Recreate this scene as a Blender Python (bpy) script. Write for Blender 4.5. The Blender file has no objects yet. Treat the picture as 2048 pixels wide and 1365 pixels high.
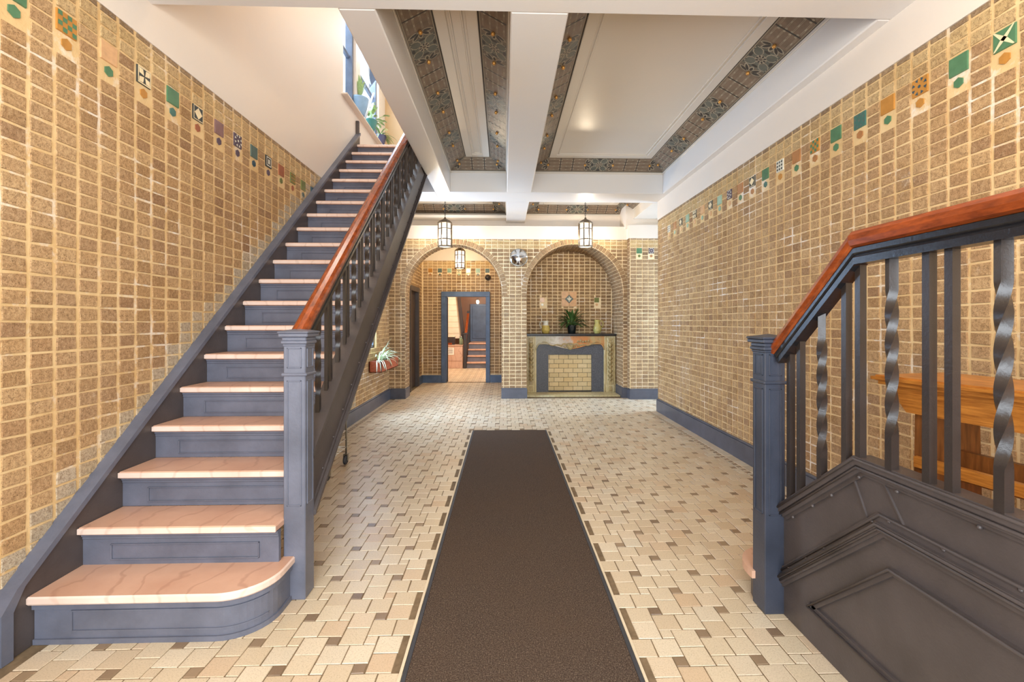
import bpy, math, random
from math import sin, cos, pi, sqrt, atan2
from mathutils import Vector

random.seed(7)
S = bpy.context.scene
COL = S.collection

# ------------------------------------------------------------------ camera, world, light, exposure
H = 1.36
F, PX, PY, VX = 910.0, 1035.0, 645.0, 1008.0
cam_d = bpy.data.cameras.new('camera')
cam_d.sensor_width = 36.0
cam_d.lens = F / 2048 * 36
cam_d.shift_x = -(PX - 1024) / 2048
cam_d.shift_y = (PY - 682.5) / 2048
cam_d.clip_start = 0.05
cam = bpy.data.objects.new('camera', cam_d)
cam.location = (0, 0, H)
cam.rotation_euler = (pi / 2, 0, -math.atan((PX - VX) / F))
COL.objects.link(cam)
S.camera = cam

S.view_settings.view_transform = 'Standard'
S.view_settings.look = 'None'
S.view_settings.gamma = 1
S.view_settings.use_curve_mapping = False
S.view_settings.exposure = 0.25
S.cycles.max_bounces = 8
S.cycles.diffuse_bounces = 5
S.cycles.glossy_bounces = 3
S.cycles.transmission_bounces = 4
S.cycles.transparent_max_bounces = 8
S.cycles.caustics_reflective = False
S.cycles.caustics_refractive = False
S.cycles.sample_clamp_indirect = 6
S.cycles.use_denoising = True

W = bpy.data.worlds.new('sky')
S.world = W
W.use_nodes = True
wn = W.node_tree.nodes['Background']
wn.inputs[0].default_value = (0.70, 0.85, 1.0, 1)
wn.inputs[1].default_value = 1.6


def light(name, kind, loc, power, col, size=None, size_y=None, aim=None, radius=0.08):
    d = bpy.data.lights.new(name, kind)
    d.energy = power
    d.color = col
    if kind == 'AREA':
        d.shape = 'RECTANGLE'
        d.size = size
        d.size_y = size_y
    else:
        d.shadow_soft_size = radius
    o = bpy.data.objects.new(name, d)
    o.location = loc
    if aim:
        o.rotation_euler = (Vector(aim) - Vector(loc)).to_track_quat('-Z', 'Y').to_euler()
    COL.objects.link(o)
    return o


WARM = (1.0, 0.88, 0.71)
COOL = (0.66, 0.82, 1.0)
light('daylight_entrance', 'AREA', (0.1, -1.35, 1.75), 270, (0.87, 0.94, 1.0), 3.6, 2.4, (0.1, 6, 1.75))
light('daylight_landing_window', 'AREA', (-2.5, 6.6, 5.2), 120, COOL, 1.9, 1.7, (-1.2, 6.0, 4.2))
light('daylight_stair_window', 'AREA', (-2.45, 6.85, 1.75), 260, (0.45, 0.68, 1.0), 1.2, 1.5, (1.2, 7.4, 0.3))
light('daylight_passage', 'AREA', (4.45, 7.45, 1.45), 150, (0.45, 0.68, 1.0), 0.85, 1.7, (-1, 7.35, 0.2))
light('hall_fill_a', 'POINT', (-0.55, 0.9, 2.75), 18, WARM, radius=0.14)  # bare point light added out of frame for warm light, no lamp modelled
light('hall_fill_b', 'POINT', (1.3, 0.9, 2.75), 30, WARM, radius=0.14)  # added out of frame; source assumed from the orange glow on the right wall
light('stairwell_fill', 'POINT', (-1.45, 3.9, 5.7), 48, (1.0, 0.93, 0.84), radius=0.2)  # unseen point light added inside the stairwell shaft, without a fixture
light('rear_room_fill', 'POINT', (-0.3, 12.1, 2.7), 190, (1.0, 0.93, 0.84), radius=0.15)  # unseen point light added to brighten the room beyond the doorway


# ------------------------------------------------------------------ materials
def lin(c):
    c = c / 255.0
    return c / 12.92 if c <= 0.04045 else ((c + 0.055) / 1.055) ** 2.4


def L(r, g, b):
    return (lin(r), lin(g), lin(b), 1.0)


class NT:
    def __init__(s, name):
        s.m = bpy.data.materials.new(name)
        s.m.use_nodes = True
        s.t = s.m.node_tree
        s.b = s.t.nodes['Principled BSDF']

    def n(s, typ, **kw):
        nd = s.t.nodes.new(typ)
        for k, v in kw.items():
            if k in nd.inputs.keys():
                nd.inputs[k].default_value = v
            else:
                setattr(nd, k, v)
        return nd

    def l(s, a, b):
        s.t.links.new(a, b)

    def coord(s):
        return s.n('ShaderNodeTexCoord').outputs['Object']

    def noise(s, scale, detail=4, vec=None, rough=0.6):
        nd = s.n('ShaderNodeTexNoise')
        nd.inputs['Scale'].default_value = scale
        nd.inputs['Detail'].default_value = detail
        nd.inputs['Roughness'].default_value = rough
        s.l(vec if vec is not None else s.coord(), nd.inputs['Vector'])
        return nd.outputs['Fac']

    def ramp(s, fac, stops, mode='LINEAR'):
        nd = s.n('ShaderNodeValToRGB')
        cr = nd.color_ramp
        cr.interpolation = mode
        while len(cr.elements) < len(stops):
            cr.elements.new(0.5)
        for e, (p, c) in zip(cr.elements, stops):
            e.position = p
            e.color = c
        s.l(fac, nd.inputs['Fac'])
        return nd.outputs['Color']

    def mix(s, fac, a, b, mode='MIX'):
        nd = s.n('ShaderNodeMix', data_type='RGBA', blend_type=mode)
        if isinstance(fac, (int, float)):
            nd.inputs[0].default_value = fac
        else:
            s.l(fac, nd.inputs[0])
        for i, v in ((6, a), (7, b)):
            if isinstance(v, tuple):
                nd.inputs[i].default_value = v
            else:
                s.l(v, nd.inputs[i])
        return nd.outputs[2]

    def bump(s, h, strength=0.3, dist=0.004):
        nd = s.n('ShaderNodeBump')
        nd.inputs['Strength'].default_value = strength
        nd.inputs['Distance'].default_value = dist
        s.l(h, nd.inputs['Height'])
        s.l(nd.outputs['Normal'], s.b.inputs['Normal'])

    def col(s, v):
        if isinstance(v, tuple):
            s.b.inputs['Base Color'].default_value = v
        else:
            s.l(v, s.b.inputs['Base Color'])

    def rough(s, r, spec=0.5, metal=0.0):
        s.b.inputs['Roughness'].default_value = r
        s.b.inputs['Specular IOR Level'].default_value = spec
        s.b.inputs['Metallic'].default_value = metal


def bw(v):
    return (v, v, v, 1.0)


def mat_plain(name, c, rough=0.5, spec=0.5, metal=0.0, var=0.12, scale=8, bump=0.0, bscale=90):
    t = NT(name)
    f = t.noise(scale)
    d = tuple(max(0, x * (1 - var)) for x in c[:3]) + (1,)
    u = tuple(min(1, x * (1 + var)) for x in c[:3]) + (1,)
    t.col(t.ramp(f, [(0.3, d), (0.7, u)]))
    t.rough(rough, spec, metal)
    if bump:
        t.bump(t.noise(bscale, 5), bump, 0.003)
    return t.m


def mat_brick(name, stops, tint=None):
    t = NT(name)
    g = t.n('ShaderNodeNewGeometry')
    base = t.ramp(g.outputs['Random Per Island'], stops)
    big = t.noise(1.6, 3)
    c = t.mix(t.ramp(big, [(0.40, bw(0)), (0.75, bw(0.45))]), base, L(204, 172, 132))
    ef = t.noise(4.5, 6, rough=0.75)
    c = t.mix(t.ramp(ef, [(0.64, bw(0)), (0.80, bw(0.6))]), c, L(226, 212, 192))
    gr = t.noise(55, 6, rough=0.8)
    c = t.mix(t.ramp(gr, [(0.38, bw(0.55)), (0.52, bw(0))]), c, L(124, 92, 58))
    c = t.mix(t.ramp(gr, [(0.52, bw(0)), (0.68, bw(0.4))]), c, L(226, 196, 150))
    sp = t.noise(210, 3, rough=0.8)
    c = t.mix(t.ramp(sp, [(0.36, bw(0.85)), (0.44, bw(0))]), c, L(84, 60, 38))
    t.col(c)
    t.rough(0.85, 0.3)
    t.bump(t.mix(0.45, gr, sp), 0.9, 0.006)
    return t.m


def mat_mortar(name, a, b, w=L(232, 226, 214)):
    t = NT(name)
    c = t.mix(t.ramp(t.noise(3.0, 5), [(0.35, bw(0)), (0.65, bw(1))]), a, b)
    c = t.mix(t.ramp(t.noise(2.2, 6, rough=0.75), [(0.54, bw(0)), (0.66, bw(0.9))]), c, w)
    t.col(c)
    t.rough(0.9, 0.2)
    t.bump(t.noise(60, 6), 0.6, 0.004)
    return t.m


M = {}
M['brick'] = mat_brick('tan_brick', [(0.0, L(164, 126, 84)), (0.25, L(192, 152, 104)), (0.5, L(178, 138, 96)),
                                      (0.75, L(202, 164, 116)), (1.0, L(156, 118, 84))])
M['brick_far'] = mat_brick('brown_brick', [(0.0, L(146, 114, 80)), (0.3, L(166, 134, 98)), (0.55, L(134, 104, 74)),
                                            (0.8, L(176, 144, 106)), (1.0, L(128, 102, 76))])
M['brick_yellow'] = mat_brick('yellow_brick', [(0.0, L(196, 164, 112)), (0.5, L(212, 182, 132)), (1.0, L(186, 152, 104))])
M['brick_cap'] = mat_brick('grey_brown_brick', [(0.0, L(140, 116, 90)), (1.0, L(164, 138, 106))])
M['brick_grey'] = mat_brick('cement_smeared_brick', [(0.0, L(178, 158, 130)), (0.5, L(196, 180, 156)), (1.0, L(186, 164, 132))])
M['mortar'] = mat_mortar('cream_mortar', L(214, 178, 124), L(230, 200, 150), L(240, 232, 220))
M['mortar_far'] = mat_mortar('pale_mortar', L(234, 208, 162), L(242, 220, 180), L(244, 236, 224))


def mat_plaster(name, a, b, rough=0.4, spec=0.45):
    t = NT(name)
    c = t.mix(t.ramp(t.noise(1.3, 5), [(0.35, bw(0)), (0.7, bw(1))]), a, b)
    mp = t.n('ShaderNodeMapping')
    mp.inputs['Scale'].default_value = (7, 7, 0.9)
    t.l(t.coord(), mp.inputs['Vector'])
    st = t.noise(1.6, 5, mp.outputs['Vector'])
    t.col(c)
    t.rough(rough, spec)
    t.bump(t.mix(0.5, st, t.noise(30, 3)), 0.12, 0.01)
    return t.m


M['plaster'] = mat_plaster('cream_plaster', L(226, 216, 204), L(232, 218, 202))
M['ceiling'] = mat_plaster('cream_gloss_ceiling', L(216, 208, 196), L(222, 211, 196), 0.30, 0.5)
M['beam'] = mat_plaster('white_beam_plaster', L(222, 219, 216), L(228, 221, 213), 0.34, 0.5)


def mat_paint(name, c, chips=L(190, 196, 208), rough=0.38, amount=0.72):
    t = NT(name)
    d = tuple(x * 0.78 for x in c[:3]) + (1,)
    u = tuple(min(1, x * 1.2) for x in c[:3]) + (1,)
    k = t.ramp(t.noise(5, 5), [(0.3, d), (0.7, u)])
    ch = t.noise(38, 5, rough=0.75)
    k = t.mix(t.ramp(ch, [(amount, bw(0)), (amount + 0.06, bw(0.6))]), k, chips)
    t.col(k)
    t.rough(rough, 0.5)
    t.bump(t.noise(70, 5, rough=0.7), 0.35, 0.003)
    return t.m


M['slate'] = mat_paint('slate_grey_paint', L(98, 100, 112))
M['slate_dark'] = mat_paint('dark_slate_paint', L(56, 60, 72))
M['slate_blue'] = mat_paint('slate_blue_paint', L(96, 108, 132))
M['umber'] = mat_paint('dark_umber_paint', L(76, 68, 66), L(150, 146, 144), 0.42, 0.76)
M['iron'] = mat_paint('dark_iron_paint', L(50, 43, 40), L(110, 106, 104), 0.3, 0.78)
M['black_paint'] = mat_paint('black_gloss_paint', L(30, 29, 31), L(110, 70, 60), 0.22, 0.74)
M['base'] = mat_paint('blue_grey_baseboard_paint', L(84, 85, 94), L(140, 148, 164), 0.36, 0.74)
M['blue'] = mat_paint('blue_door_paint', L(78, 98, 128), L(140, 170, 200), 0.4, 0.66)


def mat_marble(name, a, b, vein, rough=0.35, vs=2.2):
    t = NT(name)
    c = t.mix(t.ramp(t.noise(3.5, 5), [(0.35, bw(0)), (0.65, bw(1))]), a, b)
    wv = t.n('ShaderNodeTexWave', wave_type='BANDS')
    wv.inputs['Scale'].default_value = vs
    wv.inputs['Distortion'].default_value = 11
    wv.inputs['Detail'].default_value = 4
    t.l(t.coord(), wv.inputs['Vector'])
    c = t.mix(t.ramp(wv.outputs['Fac'], [(0.0, bw(0.5)), (0.05, bw(0.0))]), c, vein)
    t.col(c)
    t.rough(rough, 0.45)
    return t.m


M['peach'] = mat_marble('peach_marble', L(202, 156, 130), L(214, 172, 146), L(176, 130, 106))
M['peach_edge'] = mat_marble('worn_marble_edge', L(222, 192, 174), L(232, 208, 192), L(200, 170, 150))
M['pinkslab'] = mat_marble('pink_marble', L(196, 160, 138), L(206, 172, 150), L(160, 120, 100))


def mat_wood(name, a, b, rough=0.28, axis=(1, 14, 14), scale=6):
    t = NT(name)
    mp = t.n('ShaderNodeMapping')
    mp.inputs['Scale'].default_value = axis
    t.l(t.coord(), mp.inputs['Vector'])
    f = t.noise(scale, 6, mp.outputs['Vector'], 0.65)
    t.col(t.ramp(f, [(0.32, a), (0.68, b)]))
    t.rough(rough, 0.5)
    t.bump(f, 0.08, 0.002)
    return t.m


M['rail'] = mat_wood('orange_brown_varnished_wood', L(92, 38, 14), L(158, 74, 28), 0.25, (12, 1.2, 4), 7)
M['bench'] = mat_wood('honey_oak', L(142, 80, 26), L(200, 130, 54), 0.32, (3, 1.2, 18), 8)
M['bench_dark'] = mat_wood('dark_oak', L(92, 52, 20), L(136, 82, 36), 0.4, (12, 12, 1.5), 6)
M['crate'] = mat_wood('terracotta_stained_wood', L(150, 74, 48), L(196, 104, 70), 0.6, (8, 1.0, 16), 6)
M['door_brown'] = mat_wood('dark_brown_door', L(48, 38, 34), L(66, 52, 46), 0.35, (14, 14, 1), 4)


def mat_floor(name, stops, rough=0.34):
    t = NT(name)
    g = t.n('ShaderNodeNewGeometry')
    c = t.ramp(g.outputs['Random Per Island'], stops)
    c = t.mix(t.ramp(t.noise(160, 4, rough=0.8), [(0.36, bw(0.5)), (0.5, bw(0))]), c, L(150, 126, 96))
    c = t.mix(t.ramp(t.noise(0.9, 4), [(0.4, bw(0)), (0.8, bw(0.35))]), c, L(206, 176, 136))
    t.col(c)
    t.rough(rough, 0.45)
    t.bump(t.noise(45, 5), 0.22, 0.003)
    return t.m


M['tile_light'] = mat_floor('cream_floor_tile', [(0.0, L(202, 180, 150)), (0.2, L(216, 198, 170)), (0.45, L(208, 188, 158)),
                                                  (0.7, L(222, 206, 180)), (0.88, L(204, 176, 144)), (1.0, L(216, 202, 178))])
M['tile_dark'] = mat_floor('brown_floor_tile', [(0.0, L(126, 104, 82)), (0.5, L(150, 126, 100)), (1.0, L(112, 90, 72))])
M['grout'] = mat_plain('dark_floor_grout', L(122, 102, 78), 0.8, 0.2, var=0.25, scale=20)
M['strip'] = mat_plain('pale_stone_strip', L(216, 198, 168), 0.4, var=0.08)


def mat_carpet():
    t = NT('brown_looped_carpet')
    c = t.ramp(t.noise(190, 3, rough=0.8), [(0.34, L(46, 34, 26)), (0.48, L(80, 66, 56)), (0.60, L(100, 85, 73)), (0.72, L(168, 148, 124))])
    c = t.mix(t.ramp(t.noise(1.4, 3), [(0.4, bw(0)), (0.7, bw(0.3))]), c, L(92, 72, 56))
    t.col(c)
    t.rough(0.95, 0.1)
    t.bump(t.noise(190, 3), 0.8, 0.006)
    return t.m


M['carpet'] = mat_carpet()
M['rubber'] = mat_plain('dark_rubber', L(58, 58, 62), 0.6, var=0.15)
M['gold'] = mat_plain('gilt', L(214, 158, 84), 0.3, 0.6, 0.6, var=0.1)
M['st_base'] = mat_plain('stencil_brown', L(112, 98, 84), 0.36, 0.5, var=0.25, scale=5)
M['st_green'] = mat_plain('stencil_green', L(98, 98, 88), 0.36, 0.5, var=0.25, scale=9)
M['st_plank'] = mat_plain('stencil_plank', L(124, 104, 86), 0.36, 0.5, var=0.2, scale=9)
M['st_line'] = mat_plain('stencil_line', L(162, 150, 128), 0.4, 0.5, var=0.2, scale=12)
M['st_dark'] = mat_plain('stencil_dark', L(62, 56, 52), 0.36, 0.5, var=0.2, scale=12)
M['tan_wall'] = mat_plaster('tan_plaster', L(196, 164, 120), L(206, 172, 130))
M['brown_wall'] = mat_plaster('brown_wall_paint', L(120, 84, 60), L(134, 96, 68))
for k, c in dict(green=(84, 124, 90), teal=(70, 110, 100), orange=(186, 130, 62), brown=(176, 122, 76), mauve=(136, 104, 100),
                 purple=(92, 78, 88), cream=(236, 216, 174), olive=(112, 118, 66), slate_t=(92, 108, 100), blue_t=(60, 82, 92),
                 pale=(214, 168, 122), mint=(150, 178, 152), rust=(160, 96, 66), dark_t=(64, 66, 62), white_t=(226, 222, 204)).items():
    M['t_' + k] = mat_plain('glazed_' + k, L(*c), 0.22, 0.5, var=0.14, scale=14)
M['black_gloss'] = mat_plain('black_glaze', L(30, 34, 34), 0.12, 0.6)
M['black_stone'] = mat_plain('black_marble', L(50, 46, 44), 0.3, 0.5, var=0.4, scale=25)
M['leaf'] = mat_plain('dark_green_leaf', L(62, 92, 42), 0.35, 0.5, var=0.35, scale=30)
M['leaf_light'] = mat_plain('pale_green_leaf', L(150, 178, 116), 0.4, 0.5, var=0.25, scale=30)
M['leaf_spider'] = mat_plain('cream_green_leaf', L(206, 216, 178), 0.4, 0.5, var=0.2, scale=40)
M['soil'] = mat_plain('soil', L(70, 52, 38), 0.9, 0.1, var=0.3, scale=60)
M['steel'] = mat_plain('brushed_steel', L(170, 168, 162), 0.28, 0.5, 1.0)
M['bronze'] = mat_plain('aged_bronze', L(112, 96, 76), 0.42, 0.5, 0.7, var=0.25, scale=30)
M['mirror'] = mat_plain('silvered_mirror', L(215, 218, 222), 0.03, 0.5, 1.0, var=0.01)
M['paper'] = mat_plain('white_paper', L(236, 232, 224), 0.8, 0.2, var=0.03)
M['ink'] = mat_plain('black_ink', L(40, 40, 42), 0.7, 0.2)
M['pot_blue'] = mat_plain('pale_blue_glaze', L(136, 168, 196), 0.3, 0.5)
M['pot_teal'] = mat_plain('teal_glaze', L(70, 130, 122), 0.3, 0.5)
M['pot_plum'] = mat_plain('plum_glaze', L(86, 84, 112), 0.3, 0.5)
M['white_wood'] = mat_plain('white_paint', L(236, 232, 224), 0.45, 0.4, var=0.05)
M['clapboard'] = mat_plain('cream_boards', L(226, 214, 190), 0.5, 0.4, var=0.06)
M['window_blue'] = mat_paint('window_blue_paint', L(92, 102, 120), L(160, 180, 206), 0.4, 0.74)


def mat_speckle():
    t = NT('speckled_dark_slip')
    v = t.noise(130, 3, rough=0.9)
    t.col(t.ramp(v, [(0.40, L(66, 66, 70)), (0.60, L(92, 92, 98)), (0.70, L(170, 172, 178))]))
    t.rough(0.4, 0.4)
    return t.m


M['speckle'] = mat_speckle()


def mat_onyx():
    t = NT('variegated_mantel_marble')
    co = t.coord()
    sx = t.n('ShaderNodeSeparateXYZ')
    t.l(co, sx.inputs[0])
    mr = t.n('ShaderNodeMapRange')
    mr.inputs['From Min'].default_value = 0.7
    mr.inputs['From Max'].default_value = 1.7
    t.l(sx.outputs['X'], mr.inputs['Value'])
    f = t.mix(0.45, mr.outputs['Result'], t.noise(5, 6, rough=0.7))
    c = t.ramp(f, [(0.26, L(176, 164, 132)), (0.38, L(214, 206, 194)), (0.50, L(190, 170, 150)), (0.56, L(206, 138, 78)), (0.70, L(196, 124, 66)), (0.82, L(180, 156, 104))])
    c = t.mix(t.ramp(t.noise(9, 6, rough=0.75), [(0.6, bw(0)), (0.7, bw(0.6))]), c, L(120, 92, 64))
    t.col(c)
    t.rough(0.3, 0.5)
    return t.m


M['onyx'] = mat_onyx()
M['carved'] = mat_marble('carved_olive_stone', L(150, 128, 84), L(186, 164, 116), L(96, 76, 46), 0.4, 9)
M['mantel_stone'] = mat_marble('olive_cream_marble', L(188, 168, 118), L(206, 190, 148), L(120, 100, 66), 0.35, 4)


def mat_firebrick():
    t = NT('cream_fire_brick')
    g = t.n('ShaderNodeNewGeometry')
    c = t.ramp(g.outputs['Random Per Island'], [(0, L(206, 182, 134)), (0.5, L(222, 198, 152)), (1, L(212, 184, 132))])
    c = t.mix(t.ramp(t.noise(24, 4), [(0.5, bw(0)), (0.75, bw(0.35))]), c, L(180, 152, 108))
    t.col(c)
    t.rough(0.5, 0.4)
    return t.m


M['firebrick'] = mat_firebrick()


def mat_emit(name, c, st):
    t = NT(name)
    t.b.inputs['Base Color'].default_value = c
    t.b.inputs['Emission Color'].default_value = c
    t.b.inputs['Emission Strength'].default_value = st
    t.rough(0.4)
    return t.m


def mat_lamp_glass():
    t = NT('lit_milk_glass')
    em = t.n('ShaderNodeEmission')
    em.inputs['Color'].default_value = (1.0, 0.95, 0.87, 1)
    em.inputs['Strength'].default_value = 1.25
    tr = t.n('ShaderNodeBsdfTransparent')
    mx = t.n('ShaderNodeMixShader')
    mx.inputs[0].default_value = 0.45
    t.l(em.outputs[0], mx.inputs[1])
    t.l(tr.outputs[0], mx.inputs[2])
    t.l(mx.outputs[0], t.t.nodes['Material Output'].inputs['Surface'])
    return t.m


M['lamp_glass'] = mat_lamp_glass()
M['bulb'] = mat_emit('lit_bulb', (1.0, 0.82, 0.55, 1), 6.0)


def mat_glass():
    t = NT('window_glass')
    tr = t.n('ShaderNodeBsdfTransparent')
    gl = t.n('ShaderNodeBsdfGlossy')
    gl.inputs['Roughness'].default_value = 0.02
    mx = t.n('ShaderNodeMixShader')
    mx.inputs[0].default_value = 0.08
    t.l(tr.outputs[0], mx.inputs[1])
    t.l(gl.outputs[0], mx.inputs[2])
    t.l(mx.outputs[0], t.t.nodes['Material Output'].inputs['Surface'])
    return t.m


M['glass'] = mat_glass()


# ------------------------------------------------------------------ mesh helpers
class MB:
    def __init__(s):
        s.v, s.f, s.mi, s.sm = [], [], [], []

    def poly(s, pts, m=0, sm=False):
        i = len(s.v)
        s.v.extend(pts)
        s.f.append(tuple(range(i, i + len(pts))))
        s.mi.append(m)
        s.sm.append(sm)

    def faces(s, vs, fs, m=0, sm=False):
        i = len(s.v)
        s.v.extend(vs)
        for f in fs:
            s.f.append(tuple(i + k for k in f))
            s.mi.append(m)
            s.sm.append(sm)

    def box(s, x0, x1, y0, y1, z0, z1, m=0, bev=0.0):
        if bev <= 0:
            v = [(x, y, z) for x in (x0, x1) for y in (y0, y1) for z in (z0, z1)]
            s.faces(v, [(0, 1, 3, 2), (4, 6, 7, 5), (0, 4, 5, 1), (2, 3, 7, 6), (0, 2, 6, 4), (1, 5, 7, 3)], m)
        else:
            b = min(bev, abs(x1 - x0) / 2.01, abs(y1 - y0) / 2.01, abs(z1 - z0) / 2.01)
            prof = [(x0 + b, y0), (x1 - b, y0), (x1, y0 + b), (x1, y1 - b), (x1 - b, y1), (x0 + b, y1), (x0, y1 - b), (x0, y0 + b)]
            ins = [(min(max(x, x0 + b), x1 - b), min(max(y, y0 + b), y1 - b)) for x, y in prof]
            n = 8
            v = [(x, y, z0) for x, y in ins] + [(x, y, z0 + b) for x, y in prof] + [(x, y, z1 - b) for x, y in prof] + [(x, y, z1) for x, y in ins]
            f = [tuple(range(n - 1, -1, -1)), tuple(range(3 * n, 4 * n))]
            for k in range(3):
                for i in range(n):
                    j = (i + 1) % n
                    f.append((k * n + i, k * n + j, (k + 1) * n + j, (k + 1) * n + i))
            s.faces(v, f, m)

    def prism(s, pts, fr, d0, d1, m=0, side=None):
        """outline pts (a,b) extruded from d0 to d1 through the frame fr(a,b,d)"""
        n = len(pts)
        v = [fr(a, b, d0) for a, b in pts] + [fr(a, b, d1) for a, b in pts]
        s.faces(v, [tuple(range(n)), tuple(range(2 * n - 1, n - 1, -1))], m)
        s.faces(v, [(i, (i + 1) % n, n + (i + 1) % n, n + i) for i in range(n)], m if side is None else side)

    def lathe(s, prof, c, n=20, m=0, sm=True, ph=0.0, sx=1.0, sy=1.0):
        v = []
        for r, z in prof:
            for i in range(n):
                a = 2 * pi * i / n + ph
                v.append((c[0] + r * cos(a) * sx, c[1] + r * sin(a) * sy, c[2] + z))
        f = []
        for k in range(len(prof) - 1):
            for i in range(n):
                j = (i + 1) % n
                f.append((k * n + i, k * n + j, (k + 1) * n + j, (k + 1) * n + i))
        f.append(tuple(range(n - 1, -1, -1)))
        f.append(tuple(range((len(prof) - 1) * n, len(prof) * n)))
        s.faces(v, f, m, sm)

    def tube(s, pts, r, n=8, m=0, sm=True, closed=False):
        P = [Vector(p) for p in pts]
        rr = r if isinstance(r, (list, tuple)) else [r] * len(P)
        v, f = [], []
        up = Vector((0.13, 0.21, 1))
        for i, p in enumerate(P):
            a = P[(i - 1) % len(P)] if (i > 0 or closed) else P[i]
            b = P[(i + 1) % len(P)] if (i < len(P) - 1 or closed) else P[i]
            t = (b - a)
            t.normalize()
            x = t.cross(up)
            if x.length < 1e-4:
                x = t.cross(Vector((1, 0, 0)))
            x.normalize()
            y = t.cross(x)
            for k in range(n):
                an = 2 * pi * k / n
                q = p + (x * cos(an) + y * sin(an)) * rr[i]
                v.append(tuple(q))
        m_ = len(P)
        for i in range(m_ if closed else m_ - 1):
            for k in range(n):
                j = (k + 1) % n
                i2 = (i + 1) % m_
                f.append((i * n + k, i * n + j, i2 * n + j, i2 * n + k))
        if not closed:
            f.append(tuple(range(n - 1, -1, -1)))
            f.append(tuple(range((m_ - 1) * n, m_ * n)))
        s.faces(v, f, m, sm)

    def sweep(s, prof, path, m=0, sm=False, caps=True):
        """profile (side, up) swept along a path of points; side is horizontal and square to the path"""
        n = len(prof)
        P = [Vector(p) for p in path]
        v = []
        for i, p in enumerate(P):
            d = P[min(i + 1, len(P) - 1)] - P[max(i - 1, 0)]
            d.normalize()
            sd = d.cross(Vector((0, 0, 1)))
            sd.normalize()
            sc = 1.0
            if 0 < i < len(P) - 1:
                d1 = (P[i] - P[i - 1]).normalized()
                sc = 1.0 / max(0.5, d1.dot(d))
            upv = sd.cross(d)
            for a, b in prof:
                v.append(tuple(p + sd * a + upv * b * sc))
        f = []
        for i in range(len(P) - 1):
            for k in range(n):
                j = (k + 1) % n
                f.append((i * n + k, i * n + j, (i + 1) * n + j, (i + 1) * n + k))
        s.faces(v, f, m, sm)
        if caps:
            s.faces(v, [tuple(range(n - 1, -1, -1)), tuple(range((len(P) - 1) * n, len(P) * n))], m)

    def ball(s, c, r, m=0, n=10, sz=1.0):
        prof = [(max(1e-4, r * sin(pi * i / 8)), -r * cos(pi * i / 8) * sz) for i in range(9)]
        s.lathe(prof, c, n, m)

    def build(s, name, mats, parent=None):
        me = bpy.data.meshes.new(name)
        me.from_pydata(s.v, [], s.f)
        if not isinstance(mats, (list, tuple)):
            mats = [mats]
        for k in mats:
            me.materials.append(M[k] if isinstance(k, str) else k)
        me.polygons.foreach_set('material_index', s.mi)
        me.polygons.foreach_set('use_smooth', s.sm)
        me.update()
        o = bpy.data.objects.new(name, me)
        COL.objects.link(o)
        if parent is not None:
            o.parent = parent
            off = Vector((0, 0, 0))
            p = parent
            while p is not None:
                off += p.location
                p = p.parent
            o.location = -off
        return o


def struct(o):
    o['kind'] = 'structure'
    return o


def tag(o, label, cat, group=None):
    o['label'] = label
    o['category'] = cat
    if group:
        o['group'] = group
    return o


def thing(name, label, cat, loc, group=None):
    o = bpy.data.objects.new(name, None)
    o.empty_display_size = 0.1
    o.location = loc
    COL.objects.link(o)
    return tag(o, label, cat, group)


def lbl(o, text):
    o['label'] = text
    return o


def clip_half(poly, nx, ny, c):
    """keep points with nx*x+ny*y >= c"""
    out = []
    for i in range(len(poly)):
        p, q = poly[i], poly[(i + 1) % len(poly)]
        dp = nx * p[0] + ny * p[1] - c
        dq = nx * q[0] + ny * q[1] - c
        if dp >= 0:
            out.append(p)
        if (dp >= 0) != (dq >= 0):
            t = dp / (dp - dq)
            out.append((p[0] + t * (q[0] - p[0]), p[1] + t * (q[1] - p[1])))
    return out if len(out) >= 3 else None


def area(poly):
    return 0.5 * sum(poly[i][0] * poly[(i + 1) % len(poly)][1] - poly[(i + 1) % len(poly)][0] * poly[i][1] for i in range(len(poly)))


def centroid(poly):
    return sum(p[0] for p in poly) / len(poly), sum(p[1] for p in poly) / len(poly)


def hole_rect(a0, a1, b0, b1, pad=0.004):
    def fn(poly):
        if max(p[0] for p in poly) <= a0 or min(p[0] for p in poly) >= a1 or max(p[1] for p in poly) <= b0 or min(p[1] for p in poly) >= b1:
            return poly
        x, y = centroid(poly)
        if x < a0:
            return clip_half(poly, -1, 0, -(a0 - pad))
        if x > a1:
            return clip_half(poly, 1, 0, a1 + pad)
        if y < b0:
            return clip_half(poly, 0, -1, -(b0 - pad))
        if y > b1:
            return clip_half(poly, 0, 1, b1 + pad)
        return None
    return fn


def hole_arch(cx, zs, r, ro):
    def fn(poly):
        x, y = centroid(poly)
        if y > zs:
            d = sqrt((x - cx) ** 2 + (y - zs) ** 2)
            if d < ro - 0.01 and max(sqrt((p[0] - cx) ** 2 + (p[1] - zs) ** 2) for p in poly) < ro + 0.012:
                return None
            nx, ny = (x - cx) / max(d, 1e-4), (y - zs) / max(d, 1e-4)
            return clip_half(poly, nx, ny, nx * cx + ny * zs + ro + 0.005)
        if abs(x - cx) < r and max(abs(p[0] - cx) for p in poly) < r + 0.012:
            return None
        sg = 1 if x > cx else -1
        return clip_half(poly, sg, 0, sg * cx + r + 0.001)
    return fn


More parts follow.
